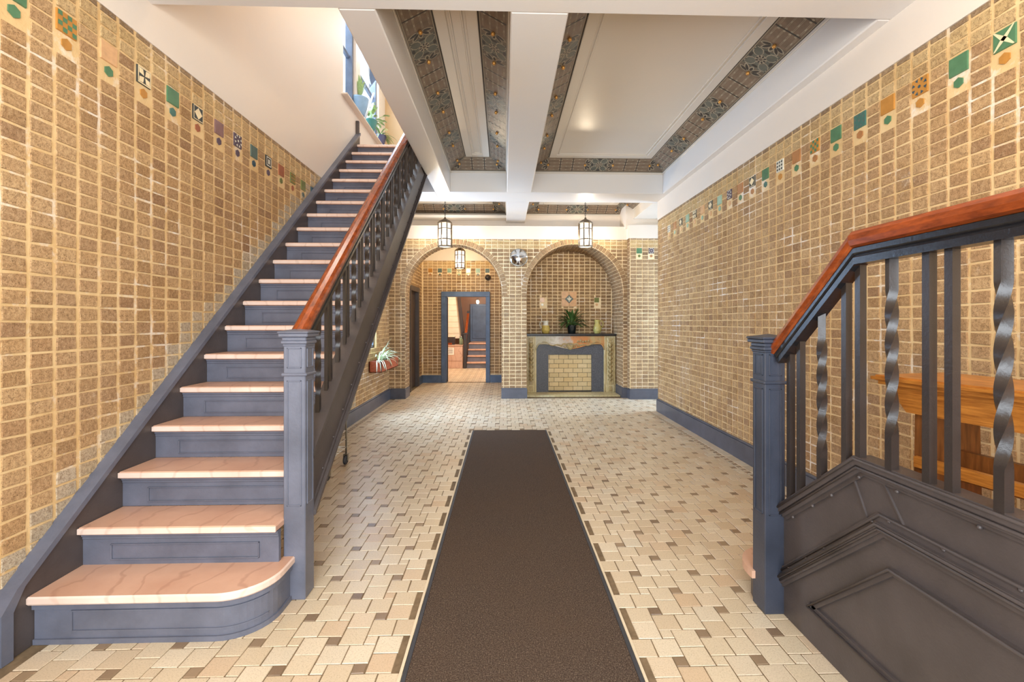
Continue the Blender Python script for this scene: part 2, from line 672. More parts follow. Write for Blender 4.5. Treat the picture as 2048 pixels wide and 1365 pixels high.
def disc_clip(cx, zs, r):
    """keep only what lies inside an arch-headed outline"""
    def fn(poly):
        x, y = centroid(poly)
        if y > zs:
            d = sqrt((x - cx) ** 2 + (y - zs) ** 2)
            nx, ny = (x - cx) / max(d, 1e-4), (y - zs) / max(d, 1e-4)
            return clip_half(poly, -nx, -ny, -(nx * cx + ny * zs + r - 0.004))
        return poly
    return fn


def one_brick(mb, poly, fr, flip, depth, bev, m, jit):
    if poly is None or abs(area(poly)) < 2.5e-4:
        return
    if area(poly) < 0:
        poly = poly[::-1]
    cx, cy = centroid(poly)
    j = [(a + random.uniform(-jit, jit), b + random.uniform(-jit, jit)) for a, b in poly]
    d = depth * random.uniform(0.8, 1.15)

    def shrink(k):
        out = []
        for a, b in j:
            L_ = sqrt((a - cx) ** 2 + (b - cy) ** 2)
            t = max(0.3, 1 - k * 1.3 / max(L_, 1e-3))
            out.append((cx + (a - cx) * t, cy + (b - cy) * t))
        return out
    n = len(j)
    v = [fr(a, b, 0) for a, b in j] + [fr(a, b, d - bev) for a, b in j] + [fr(a, b, d + random.uniform(-.001, .001)) for a, b in shrink(bev)]
    f = []
    for k in range(2):
        for i in range(n):
            q = (i + 1) % n
            f.append((k * n + i, k * n + q, (k + 1) * n + q, (k + 1) * n + i))
    f.append(tuple(range(2 * n, 3 * n)))
    if flip:
        f = [t[::-1] for t in f]
    mb.faces(v, f, m)


def flipped(fr):
    o, a, b, d = (Vector(fr(*q)) for q in ((0, 0, 0), (1e-2, 0, 0), (0, 1e-2, 0), (0, 0, 1e-2)))
    return (a - o).cross(b - o).dot(d - o) < 0


def bricks(mb, fr, a0, a1, btop, bbot, col, row, clips=(), m=None, depth=0.005, bev=0.0018, mort=0.0115, bond='stack', pa=0.0, jit=0.003, first=None, mv=None):
    """rows laid downward from btop; m(row, col_index, a) gives the material slot or None to leave out"""
    fl = flipped(fr)
    r = 0
    b1 = btop
    while b1 > bbot + 0.012:
        h = first if (first and r == 0) else row
        b0 = max(b1 - h, bbot)
        off = pa + (col / 2 if (bond == 'run' and r % 2) else 0.0)
        w = col
        if bond == 'english' and r % 2:
            w = col
        i0 = math.floor((a0 - off) / w) - 1
        i = i0
        while off + i * w < a1:
            x0, x1 = off + i * w, off + (i + 1) * w
            i += 1
            mi = 0 if m is None else m(r, i - 1, (x0 + x1) / 2)
            if mi is None:
                continue
            mw = mv or mort
            x0, x1 = max(x0 + mw / 2, a0), min(x1 - mw / 2, a1)
            if x1 - x0 < 0.018:
                continue
            poly = [(x0, b0 + mort / 2), (x1, b0 + mort / 2), (x1, b1 - mort / 2), (x0, b1 - mort / 2)]
            for c in clips:
                if poly is None:
                    break
                poly = c(poly)
            one_brick(mb, poly, fr, fl, depth, bev, mi, jit)
        b1 = b0
        r += 1


def quad(mb, fr, a0, a1, b0, b1, m=0, d=0.0):
    mb.poly([fr(a0, b0, d), fr(a1, b0, d), fr(a1, b1, d), fr(a0, b1, d)], m)


def quad_holes(mb, fr, a0, a1, b0, b1, holes, m=0, d=0.0):
    xs = sorted({a0, a1, *[h[0] for h in holes], *[h[1] for h in holes]})
    zs = sorted({b0, b1, *[h[2] for h in holes], *[h[3] for h in holes]})
    for i in range(len(xs) - 1):
        for k in range(len(zs) - 1):
            x, z = (xs[i] + xs[i + 1]) / 2, (zs[k] + zs[k + 1]) / 2
            if x < a0 or x > a1 or z < b0 or z > b1 or any(h[0] < x < h[1] and h[2] < z < h[3] for h in holes):
                continue
            quad(mb, fr, xs[i], xs[i + 1], zs[k], zs[k + 1], m, d)


# ------------------------------------------------------------------ main dimensions
XL, XR = -2.04, 2.36
ZL, ZR = 2.975, 2.925          # tops of the brick on the two long walls
YB = 8.14                      # face of the arcade wall
ZB, Z1, Z2, WF = 3.20, 3.50, 3.63, 0.237   # beam soffit, frieze foot, ceiling panel, frieze run
ROW = 0.0685
fr_left = lambda a, b, d: (XL + d, a, b)
fr_right = lambda a, b, d: (XR - d, a, b)
fr_far = lambda a, b, d: (a, YB - d, b)


# ------------------------------------------------------------------ floor
def build_floor():
    mb = MB()
    u = 0.0532
    g = 0.0022

    def tile(x0, x1, y0, y1, m):
        x0 += g; y0 += g; x1 -= g; y1 -= g
        if x1 - x0 < 0.008 or y1 - y0 < 0.008:
            return
        j = lambda: random.uniform(-0.0012, 0.0012)
        c = [(x0 + j(), y0 + j()), (x1 + j(), y0 + j()), (x1 + j(), y1 + j()), (x0 + j(), y1 + j())]
        mx, my = (x0 + x1) / 2, (y0 + y1) / 2
        z = random.uniform(-0.0006, 0.0006)
        e = 0.0016
        top = [(a + (e if a < mx else -e), b + (e if b < my else -e), z + random.uniform(-.0004, .0004)) for a, b in c]
        v = [(a, b, -0.003) for a, b in c] + top
        mb.faces(v, [(4, 5, 6, 7)] + [(i, (i + 1) % 4, 4 + (i + 1) % 4, 4 + i) for i in range(4)], m)

    def field(X0, X1, Y0, Y1, holes=()):
        n = int(14 / u) // 3 + 4
        for p in range(-14, 22):
            for q in range(-80, 14):
                ou, ov = 6 * p + 3 * (q % 2), 3 * q
                for a0, a1, b0, b1, m in ((0, 2, 0, 2, 1), (0, 2, 2, 4, 1), (2, 4, 1, 3, 1), (4, 6, 1, 3, 1), (2, 3, 0, 1, 2), (-1, 0, 0, 1, 1)):
                    x0, x1 = 0.736 + (ou + a0) * u, 0.736 + (ou + a1) * u
                    y1, y0 = 1.99 - (ov + b0) * u, 1.99 - (ov + b1) * u
                    x0, x1, y0, y1 = max(x0, X0), min(x1, X1), max(y0, Y0), min(y1, Y1)
                    if x1 <= x0 or y1 <= y0:
                        continue
                    cx, cy = (x0 + x1) / 2, (y0 + y1) / 2
                    if any(h[0] < cx < h[1] and h[2] < cy < h[3] for h in holes):
                        continue
                    tile(x0, x1, y0, y1, m)
    mat = (-0.412, 0.552, -1.0, 5.724)
    field(-1.92, 2.19, 0.4, 6.9, [mat])
    field(-1.92, 4.4, 6.9, 8.1)
    field(-1.82, 0.1, 8.1, 10.27)
    field(-2.2, 1.2, 10.42, 13.6)
    # borders beside the walls: a plain strip and a line of small chequers
    y = 0.4
    k = 0
    while y < 6.85:
        tile(2.235, 2.345, y, y + 0.16, 1) if k % 4 == 0 else None
        tile(2.192, 2.235, y, y + 0.04, 2 if k % 2 else 1)
        y += 0.04
        k += 1
    y = 2.6
    k = 0
    while y < 8.0:
        tile(-2.03, -1.965, y, y + 0.16, 1) if k % 4 == 0 else None
        tile(-1.963, -1.922, y, y + 0.04, 2 if k % 2 else 1)
        y += 0.04
        k += 1
    mb.poly([(-2.6, -1.6, -0.0028), (5.2, -1.6, -0.0028), (5.2, 16, -0.0028), (-2.6, 16, -0.0028)], 0)
    return struct(mb.build('floor', ['grout', 'tile_light', 'tile_dark']))


build_floor()

# mat well edging and the runner
mb = MB()
x0, x1, y1 = -0.405, 0.545, 5.715
for a, b, c, d in ((x0 - 0.0, x0 + 0.012, -0.9, y1), (x1 - 0.012, x1, -0.9, y1), (x0, x1, y1 - 0.012, y1)):
    mb.box(a, b, c, d, -0.002, 0.004, 0)
struct(mb.build('trim_1', ['strip']))
run = thing('runner_rug', 'long dark brown speckled runner laid along the middle of the tiled floor', 'rug', (0.07, 2.4, 0.0))
mb = MB()
mb.box(-0.372, 0.512, -0.8, 5.69, 0.001, 0.011, 0, 0.003)
mb.build('pile', ['carpet'], run)
mb = MB()
for a, b in ((-0.390, -0.372), (0.512, 0.531)):
    mb.box(a, b, -0.8, 5.70, 0.001, 0.008, 0, 0.002)
mb.box(-0.372, 0.512, 5.69, 5.70, 0.001, 0.008, 0, 0.002)
lbl(mb.build('edging', ['rubber'], run), 'dark rubber edging strip')


# ------------------------------------------------------------------ accent tiles
HEXO = [(cos(pi / 3 * i), sin(pi / 3 * i)) for i in range(6)]


def accent(parent, fr, a, b, kind, size=0.098):
    """square glazed tile centred at (a, b) on the wall frame"""
    h = size / 2
    mb = MB()
    D = 0.008
    fl = flipped(fr)

    def P(pts, d, m):
        q = [fr(a + x * h, b + y * h, d) for x, y in pts]
        mb.poly(q[::-1] if fl else q, m)
    base = {'green': 'green', 'orange': 'orange', 'brown': 'brown', 'mauve': 'mauve', 'olive': 'olive', 'slate': 'slate_t', 'pale': 'pale', 'mint': 'mint',
            'rust': 'rust', 'x': 'green', 'flower_o': 'orange', 'flower_t': 'teal', 'check': 'orange', 'fleur': 'dark_t', 'diamond': 'dark_t', 'flower_p': 'purple',
            'bw': 'white_t', 'frame': 'dark_t', 'blue': 'blue_t', 'yell': 'olive'}[kind]
    second = {'x': 'cream', 'flower_o': 'blue_t', 'flower_t': 'slate_t', 'check': 'green', 'fleur': 'cream', 'diamond': 'cream', 'flower_p': 'white_t', 'bw': 'dark_t',
              'frame': 'white_t', 'yell': 'orange'}.get(kind, base)
    q = [(-1, -1), (1, -1), (1, 1), (-1, 1)]
    v = [fr(a + x * h, b + y * h, 0) for x, y in q] + [fr(a + x * h * .96, b + y * h * .96, D) for x, y in q]
    f = [(0, 1, 5, 4), (1, 2, 6, 5), (2, 3, 7, 6), (3, 0, 4, 7), (4, 5, 6, 7)]
    mb.faces(v, [t[::-1] for t in f] if fl else f, 0)
    d = D + 0.0012
    if kind == 'x':
        for s in (1, -1):
            P([(-.95, -.95 * s), (-.8, -.95 * s), (-.05, -.3 * s), (.3, 0), (.95, .95 * s), (.8, .95 * s), (.05, .3 * s), (-.3, 0)][::s], d, 1)
    elif kind in ('flower_o', 'flower_t', 'flower_p'):
        for i in range(8):
            t = pi / 4 * i + pi / 8
            r = 0.95
            P([(.55 * cos(t), .55 * sin(t)), (r * cos(t - .22), r * sin(t - .22)), (r * cos(t + .22), r * sin(t + .22))], d, 1)
        P([(.2 * x, .2 * y) for x, y in HEXO], d, 1)
    elif kind == 'check':
        for i in range(4):
            for k in range(4):
                if (i + k) % 2:
                    P([(-.94 + .47 * (i + x), -.94 + .47 * (k + y)) for x, y in ((.04, .04), (.96, .04), (.96, .96), (.04, .96))], d, 1)
    elif kind == 'fleur':
        for sx in (-1, 1):
            for sy in (-1, 1):
                P([(sx * .08, sy * .08), (sx * .75, sy * .2), (sx * .8, sy * .8), (sx * .2, sy * .75)][::sx * sy], d, 1)
        for t in ((-.95, -.95, .95, -.82), (-.95, .82, .95, .95), (-.95, -.8, -.82, .8), (.82, -.8, .95, .8)):
            P([(t[0], t[1]), (t[2], t[1]), (t[2], t[3]), (t[0], t[3])], d, 1)
    elif kind == 'diamond':
        P([(0, -.78), (.78, 0), (0, .78), (-.78, 0)], d, 1)
        for t in ((-.95, -.95, .95, -.86), (-.95, .86, .95, .95), (-.95, -.84, -.86, .84), (.86, -.84, .95, .84)):
            P([(t[0], t[1]), (t[2], t[1]), (t[2], t[3]), (t[0], t[3])], d, 1)
    elif kind in ('bw', 'yell'):
        for i in range(3):
            for k in range(3):
                x, y = -.6 + .6 * i, -.6 + .6 * k
                P([(x - .24, y), (x, y - .24), (x + .24, y), (x, y + .24)], d, 1)
    elif kind == 'frame':
        for t in ((-.8, -.8, .8, -.62), (-.8, .62, .8, .8), (-.8, -.6, -.62, .6), (.62, -.6, .8, .6)):
            P([(t[0], t[1]), (t[2], t[1]), (t[2], t[3]), (t[0], t[3])], d, 1)
        P([(-.3, -.4), (.3, -.4), (.3, .4), (-.3, .4)], d, 1)
    return mb.build('accent_tile', ['t_' + base, 't_' + second], parent)


def hexagon(parent, fr, a, b, kind, r=0.027):
    mb = MB()
    fl = flipped(fr)
    p = [(a + r * y, b + r * x) for x, y in HEXO]
    if area(p) < 0:
        p = p[::-1]
    v = [fr(x, y, 0.001) for x, y in p] + [fr(x, y, 0.006) for x, y in p]
    f = [tuple(range(6, 12))] + [(i, (i + 1) % 6, 6 + (i + 1) % 6, 6 + i) for i in range(6)]
    mb.faces(v, [t[::-1] for t in f] if fl else f, 0)
    return mb.build('hexagon_tile', ['t_' + kind], parent)


# ------------------------------------------------------------------ left wall
CL = 0.1135
TL0 = 1.953                    # first accent tile on the left wall, then every second column
wl_holes = [(6.26, 7.31, 0.95, 2.45)]
up_holes = [(5.82, 6.33, 4.25, 6.0), (6.51, 7.46, 4.25, 6.0)]
mb = MB()
quad_holes(mb, fr_left, -1.5, YB, 0.0, ZL, wl_holes, 1)
quad_holes(mb, fr_left, -1.5, 8.2, ZL - 0.004, 6.4, up_holes, 2, 0.006)
mb.poly([fr_left(-1.5, ZL - 0.004, 0), fr_left(YB, ZL - 0.004, 0), fr_left(YB, ZL - 0.004, 0.006), fr_left(-1.5, ZL - 0.004, 0.006)], 2)
left_seq = ['green', 'check', 'pale', 'fleur', 'green', 'diamond', 'mauve', 'flower_p', 'slate', 'frame', 'rust', 'yell', 'olive', 'blue']
left_hex = ['green', 'orange', 'green', 'orange', 'teal', 'rust', 'purple', 'purple', 'blue_t', 'purple', 'olive', 'rust', 'slate_t', 'blue_t']


def m_wall(first_y, n_tiles, colw, stair=False):
    def fn(r, i, a):
        if stair and 1.9 < a < 6.3 and ZL - .036 - (r - .5) * ROW < 0.215 + 0.834 * (a - 1.95) + 0.09 + 0.15 + 0.04 * sin(a * 9):
            return 5
        k = (a - first_y) / (2 * colw)
        tilecol = abs(k - round(k)) < 0.2 and 0 <= round(k) < n_tiles
        if r == 0:
            return 4
        if r in (1, 2):
            return 3
        if r in (3, 4, 5) and tilecol:
            return None
        return 0
    return fn


bricks(mb, fr_left, 0.5, YB - 0.005, ZL, 0.18, CL, ROW, [hole_rect(6.26, 7.31, 0.95, 2.45)], m_wall(TL0, 14, CL, True), mort=0.0115, mv=0.020, pa=TL0 - CL / 2, first=0.036)
# reveals of the windows
for y0, y1, z0, z1, dx, mm in ((6.26, 7.31, 0.95, 2.45, 0.16, 0), (5.82, 6.33, 4.25, 6.0, 0.16, 2), (6.51, 7.46, 4.25, 6.0, 0.16, 2)):
    for a, b in (((y0, z0), (y1, z0)), ((y1, z0), (y1, z1)), ((y1, z1), (y0, z1)), ((y0, z1), (y0, z0))):
        mb.poly([(XL + .006, a[0], a[1]), (XL + .006, b[0], b[1]), (XL - dx, b[0], b[1]), (XL - dx, a[0], a[1])], mm if mm else 1)
wall_left = struct(mb.build('wall_left', ['brick', 'mortar', 'plaster', 'brick_yellow', 'brick_cap', 'brick_grey']))
zt = ZL - 0.036 - 2 * ROW - 0.055
for i, (k, hx) in enumerate(zip(left_seq, left_hex)):
    y = TL0 + 2 * CL * i
    accent(wall_left, fr_left, y, zt, k)
    hexagon(wall_left, fr_left, y, zt - 0.093, hx)

# ------------------------------------------------------------------ right wall
CR = 0.109
TR0 = 2.073
YRE = 6.90
mb = MB()
quad(mb, fr_right, -1.5, YRE, 0.0, ZR, 1)
quad(mb, fr_right, -1.5, YRE, ZR - 0.004, ZB + 0.02, 2, 0.012)
mb.poly([fr_right(-1.5, ZR - 0.004, 0), fr_right(YRE, ZR - 0.004, 0), fr_right(YRE, ZR - 0.004, 0.012), fr_right(-1.5, ZR - 0.004, 0.012)], 2)
mb.box(XR, XR + 0.3, YRE - 0.02, YRE, 0, ZB, 1)
right_seq = ['x', 'green', 'flower_o', 'orange', 'flower_t', 'green', 'check', 'brown', 'bw', 'green', 'diamond', 'brown', 'flower_p', 'mint', 'diamond', 'pale',
             'fleur', 'mint', 'diamond', 'brown', 'bw']
right_hex = ['orange', 'green', 'orange', 'green', 'brown', 'green', 'brown', 'green', 'orange', 'teal', 'brown', 'green', 'pale', 'mint', 'pale', 'mint',
             'pale', 'mint', 'pale', 'mint', 'pale']
bricks(mb, fr_right, 0.3, YRE, ZR, 0.185, CR, ROW, [], m_wall(TR0, 21, CR), mort=0.0105, mv=0.0185, pa=TR0 - CR / 2, first=0.036)
wall_right = struct(mb.build('wall_right', ['brick', 'mortar', 'plaster', 'brick_yellow', 'brick_cap']))
zt = ZR - 0.036 - 2 * ROW - 0.055
for i, (k, hx) in enumerate(zip(right_seq, right_hex)):
    y = TR0 + 2 * CR * i
    accent(wall_right, fr_right, y, zt, k)
    hexagon(wall_right, fr_right, y, zt - 0.093, hx)

# ------------------------------------------------------------------ arcade wall at the far end
ZF = 2.848
ARCH = [(-0.895, 0.859), (1.275, 0.872)]
ZS = 1.895
RING = 0.092
XA0, XA1 = XL, 2.225
TH = 0.35
mb = MB()
NSEG = 28
# front mortar face
edges = [XA0, ARCH[0][0] - ARCH[0][1], ARCH[0][0] + ARCH[0][1], ARCH[1][0] - ARCH[1][1], ARCH[1][0] + ARCH[1][1], XA1]
for i in (0, 2, 4):
    quad(mb, fr_far, edges[i], edges[i + 1], 0, ZF, 1)
DEPTH = [TH, 0.82]
for (cx, r), dp in zip(ARCH, DEPTH):
    for k in range(NSEG):
        t0, t1 = pi - pi * k / NSEG, pi - pi * (k + 1) / NSEG
        p0, p1 = (cx + r * cos(t0), ZS + r * sin(t0)), (cx + r * cos(t1), ZS + r * sin(t1))
        mb.poly([fr_far(p0[0], p0[1], 0), fr_far(p1[0], p1[1], 0), fr_far(p1[0], ZF, 0), fr_far(p0[0], ZF, 0)], 1)
        mb.poly([fr_far(p0[0], p0[1], 0), fr_far(p0[0], p0[1], -dp), fr_far(p1[0], p1[1], -dp), fr_far(p1[0], p1[1], 0)], 1)
    for sx in (-1, 1):
        x = cx + sx * r
        mb.poly([(x, YB, 0), (x, YB + dp, 0), (x, YB + dp, ZS), (x, YB, ZS)], 1)
clips = [hole_arch(cx, ZS, r, r + RING) for cx, r in ARCH]


def m_far(r, i, a):
    if r == 0:
        return 4 if i % 2 else 3
    return 3 if r in (1, 2) else 0


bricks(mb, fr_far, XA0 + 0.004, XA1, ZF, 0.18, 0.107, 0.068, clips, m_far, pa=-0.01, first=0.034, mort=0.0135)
# ring of voussoirs, soffits and jambs
for (cx, r), dp in zip(ARCH, DEPTH):
    n = int(pi * r / 0.062)
    fr_ring = lambda a, b, d, cx=cx, r=r: (cx - (r + b) * cos(a / r), YB - d, ZS + (r + b) * sin(a / r))
    fl = flipped(fr_ring)
    st = pi * r / n
    for k in range(-1, n + 1):
        one_brick(mb, [(k * st + .005, .004), ((k + 1) * st - .005, .004), ((k + 1) * st - .005, RING - .002), (k * st + .005, RING - .002)], fr_ring, fl, 0.012, 0.004, 0, 0.002)
    fr_sof = lambda a, b, d, cx=cx, r=r: (cx - (r - d) * cos(a / r), YB + b, ZS + (r - d) * sin(a / r))
    fl = flipped(fr_sof)
    rows = max(3, int(dp / 0.105))
    for q in range(rows):
        for k in range(n):
            sh = 0
            one_brick(mb, [(k * st + .005, q * dp / rows + .005), ((k + 1) * st - .005, q * dp / rows + .005),
                           ((k + 1) * st - .005, (q + 1) * dp / rows - .005), (k * st + .005, (q + 1) * dp / rows - .005)], fr_sof, fl, 0.009, 0.004, 0, 0.002)
    for sx in (-1, 1):
        fr_j = lambda a, b, d, x=cx + sx * r, sx=sx: (x - sx * d, YB + a, b)
        bricks(mb, fr_j, 0.004, dp - 0.002, ZS, 0.18, 0.107, 0.068, [], None, mort=0.0115, depth=0.009)
# plaster strip above the brick with the set-back behind it
mb.box(XA0, XA1, YB - 0.02, YB + 0.02, ZF - 0.002, 3.08, 2)
mb.box(XA0, XA1, YB + 0.02, 8.5, 3.04, 3.08, 2)
wall_arcade = struct(mb.build('wall_back', ['brick_far', 'mortar_far', 'plaster', 'brick_yellow', 'brick_cap']))
accent(wall_arcade, fr_far, 0.205, 2.605, 'flower_t', 0.09)

mb = MB()
mb.box(XL - 0.2, 4.6, 8.45, 8.6, 3.06, Z2 + 0.1, 0)
struct(mb.build('wall_upper_back', ['plaster']))

# nearer brick strip on the right, and the side passage behind the right wall
mb = MB()
YP = 7.98
fr_p = lambda a, b, d: (a, YP - d, b)
quad(mb, fr_p, XA1, 4.6, 0, ZF, 1)
mb.poly([(XA1, YP, 0), (XA1, YB + .02, 0), (XA1, YB + .02, ZF), (XA1, YP, ZF)], 1)
fr_ps = lambda a, b, d: (XA1 - d, YP + a, b)
bricks(mb, fr_ps, 0.0, 0.155, ZF, 0.18, 0.155, 0.068, [], None, depth=0.008)


def m_p(r, i, a):
    if r == 0:
        return 4
    if r in (1, 2):
        return 3
    if r in (3, 4, 5) and i % 2 and a < 2.8:
        return None
    return 0


bricks(mb, fr_p, XA1, 4.5, ZF, 0.18, 0.107, 0.068, [], m_p, pa=XA1 + 0.005, first=0.034)
mb.box(XA1 - 0.02, 4.6, YP - 0.02, YB + 0.02, ZF - 0.002, 3.08, 2)
mb.box(XA1 - 0.06, 4.6, YP + .06, 8.45, 3.04, Z1, 2)
wall_pass = struct(mb.build('wall_right_recess', ['brick_far', 'mortar_far', 'plaster', 'brick_yellow', 'brick_cap']))
zt = ZF - 0.034 - 0.136 - 0.053
for i, (k, hx) in enumerate((('green', 'olive'), ('flower_p', 'brown'))):
    x = XA1 + 0.005 + 0.107 * (1.5 + 2 * i)
    accent(wall_pass, fr_p, x, zt, k, 0.096)
    hexagon(wall_pass, fr_p, x, zt - 0.092, hx, 0.025)
mb = MB()
quad_holes(mb, lambda a, b, d: (4.3 - d, a, b), 6.8, 8.1, 0, 3.3, [(7.0, 7.9, 0.5, 2.4)], 0)
mb.poly([(XR + .3, YRE - .01, 0), (4.3, YRE - .01, 0), (4.3, YRE - .01, 3.3), (XR + .3, YRE - .01, 3.3)], 0)
struct(mb.build('wall_passage_end', ['plaster']))
mb = MB()
mb.box(2.30, 4.4, YRE + 0.049, 8.06, 3.2, 3.85, 0)
struct(mb.build('ceiling_passage', ['ceiling']))

# niche back wall with its medallion
YN = YB + 0.82
fr_n = lambda a, b, d: (a, YN - d, b)
cx, r = ARCH[1]
mb = MB()
pts = [(cx - r, 0), (cx + r, 0)] + [(cx + r * cos(pi * k / NSEG), ZS + r * sin(pi * k / NSEG)) for k in range(NSEG + 1)]
mb.poly([fr_n(a, b, 0) for a, b in pts], 1)
MED = (1.285, 1.82, 0.148)      # medallion centre and half size
TI = [(0.755, 1.80, 'pale', 'white_t'), (1.835, 1.80, 'olive', 'pale')]
hl = [hole_rect(MED[0] - MED[2], MED[0] + MED[2], MED[1] - MED[2], MED[1] + MED[2])]
hl += [hole_rect(x - .05, x + .05, z - .142, z + .05) for x, z, _, _ in TI]
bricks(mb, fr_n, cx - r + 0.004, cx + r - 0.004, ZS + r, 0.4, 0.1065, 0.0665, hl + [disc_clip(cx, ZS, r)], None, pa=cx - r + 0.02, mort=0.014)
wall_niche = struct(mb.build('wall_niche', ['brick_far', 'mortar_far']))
for x, z, k, hx in TI:
    accent(wall_niche, fr_n, x, z, k, 0.092)
    hexagon(wall_niche, fr_n, x, z - 0.092, hx, 0.026)
mb = MB()
h = MED[2]
for sx in (0, 1):
    for sz in (0, 1):
        mb.box(MED[0] - h + sx * h + .003, MED[0] - h + (sx + 1) * h - .003, YN - 0.016, YN, MED[1] - h + sz * h + .003, MED[1] - h + (sz + 1) * h - .003, 0, 0.003)
DM = lambda s: [(MED[0], MED[1] - s), (MED[0] + s, MED[1]), (MED[0], MED[1] + s), (MED[0] - s, MED[1])]
mb.prism(DM(0.085), fr_n, 0.01, 0.022, 1)
mb.prism(DM(0.074), fr_n, 0.02, 0.024, 2)
# lily motif: centre petal, two curled side petals and a band


def petal(cx_, cz_, w, h_, lean, m):
    P = []
    for k in range(12):
        t = 2 * pi * k / 12
        x, z = w * cos(t), h_ * sin(t)
        P.append((cx_ + x * cos(lean) - z * sin(lean), cz_ + x * sin(lean) + z * cos(lean)))
    mb.prism(P, fr_n, 0.022, 0.028, m)


petal(MED[0], MED[1] + 0.012, 0.012, 0.036, 0, 3)
petal(MED[0] - 0.026, MED[1] + 0.002, 0.010, 0.024, 0.55, 3)
petal(MED[0] + 0.026, MED[1] + 0.002, 0.010, 0.024, -0.55, 3)
petal(MED[0], MED[1] - 0.040, 0.008, 0.016, 0, 3)
mb.prism([(MED[0] - .02, MED[1] - .024), (MED[0] + .02, MED[1] - .024), (MED[0] + .02, MED[1] - .016), (MED[0] - .02, MED[1] - .016)], fr_n, .022, .030, 3)
lbl(mb.build('medallion', ['t_pale', 't_dark_t', 't_slate_t', 't_white_t'], wall_niche), 'square terracotta medallion with a lily in a dark diamond')

# ------------------------------------------------------------------ vestibule behind the left arch
YV = 10.30
XV0, XV1 = -1.85, 0.12
ZV = 2.75
DR = (-1.36, -0.36, 0.0, 2.0)   # rear doorway
SD = (8.88, 9.76, 0.0, 2.06)    # side doorway
mb = MB()
fr_v = lambda a, b, d: (a, YV - d, b)
quad_holes(mb, fr_v, XV0, XV1, 0, ZV, [DR], 1)
quad(mb, fr_v, XV0, XV1, ZV, 3.3, 2, 0.01)


def m_v(r, i, a):
    if r == 0:
        return 4 if i % 2 else 3
    if r in (1, 2):
        return 3
    if r in (3, 4) and i % 2 == 0 and -1.78 < a < -0.2:
        return None
    return 0


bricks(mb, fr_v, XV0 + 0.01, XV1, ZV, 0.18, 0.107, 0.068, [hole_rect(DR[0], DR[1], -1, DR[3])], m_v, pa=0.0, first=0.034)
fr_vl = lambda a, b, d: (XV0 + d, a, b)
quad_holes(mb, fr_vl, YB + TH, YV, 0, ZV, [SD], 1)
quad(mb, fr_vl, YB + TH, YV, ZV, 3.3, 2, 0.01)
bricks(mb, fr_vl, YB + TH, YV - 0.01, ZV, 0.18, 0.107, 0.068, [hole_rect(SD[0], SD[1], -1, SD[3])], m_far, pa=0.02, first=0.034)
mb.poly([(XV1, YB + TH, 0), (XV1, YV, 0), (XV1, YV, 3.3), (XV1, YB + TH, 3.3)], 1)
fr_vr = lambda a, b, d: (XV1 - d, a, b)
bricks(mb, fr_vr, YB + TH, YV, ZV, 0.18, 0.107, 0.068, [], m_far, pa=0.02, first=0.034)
mb.poly([(XV0 - .02, YB + TH, 0), (ARCH[0][0] - ARCH[0][1], YB + TH, 0), (ARCH[0][0] - ARCH[0][1], YB + TH, 3.3), (XV0 - .02, YB + TH, 3.3)], 1)
mb.box(XV0, XV1, YB + 0.02, YB + TH, ZS + ARCH[0][1] + 0.002, 3.04, 2)
wall_vest = struct(mb.build('wall_vestibule', ['brick_far', 'mortar_far', 'plaster', 'brick_yellow', 'brick_cap']))
zt = ZV - 0.034 - 0.136 - 0.053
xs = [0.107 * (i + .5) for i in range(-40, 40) if i % 2 == 0 and -1.78 < 0.107 * (i + .5) < -0.2]
vk = ['orange', 'slate', 'mint', 'fleur', 'pale', 'mint', 'slate', 'flower_t']
for i, x in enumerate(xs):
    accent(wall_vest, fr_v, x, zt, vk[i % 8], 0.094)
    hexagon(wall_vest, fr_v, x, zt - 0.09, ['brown', 'slate_t', 'pale', 'mint'][i % 4], 0.024)
mb = MB()
mb.box(XV0 - 0.1, XV1 + 0.1, YB + 0.1, YV + 0.1, 3.25, 3.3, 0)
struct(mb.build('ceiling_vestibule', ['ceiling']))

# rear doorway frame
mb = MB()
x0, x1, z1 = DR[0], DR[1], DR[3]
mb.box(x0 - 0.05, x0 + 0.05, YV - 0.04, YV + 0.12, 0, z1, 0, 0.006)
mb.box(x1 - 0.05, x1 + 0.045, YV - 0.04, YV + 0.12, 0, z1, 0, 0.006)
mb.box(x0 - 0.05, x1 + 0.045, YV - 0.05, YV + 0.12, z1 - 0.065, z1 + 0.05, 0, 0.006)
mb.box(x0 + 0.03, x0 + 0.07, YV + 0.02, YV + 0.06, 0, z1 - .06, 0, 0.004)
d2 = struct(mb.build('door_2', ['blue']))
mb = MB()
mb.prism([(x0 + .05, YV + .12), (x0 + .085, YV + .13), (x0 - .10, YV + .90), (x0 - .135, YV + .89)], lambda a, b, d: (a, b, d), 0.01, z1 - 0.07, 0)
mb.build('door_leaf', ['door_brown'], d2)

# dark side door in the vestibule
mb = MB()
y0, y1 = SD[0], SD[1]
for a, b in ((y0 - 0.02, y0 + 0.06), (y1 - 0.06, y1 + 0.03)):
    mb.box(XV0 - 0.08, XV0 + 0.045, a, b, 0, SD[3], 0, 0.006)
mb.box(XV0 - 0.08, XV0 + 0.05, y0 - 0.02, y1 + 0.03, SD[3] - 0.07, SD[3] + 0.03, 0, 0.006)
d1 = struct(mb.build('door_1', ['umber']))
mb = MB()
mb.box(XV0 - 0.07, XV0 - 0.03, y0 + 0.05, y1 - 0.05, 0.01, SD[3] - 0.06, 0, 0.004)
for a, b in ((0.2, 0.9), (1.05, 1.85)):
    mb.box(XV0 - 0.04, XV0 - 0.022, y0 + 0.15, y1 - 0.15, a, b, 0, 0.006)
mb.build('door_leaf', ['door_brown'], d1)

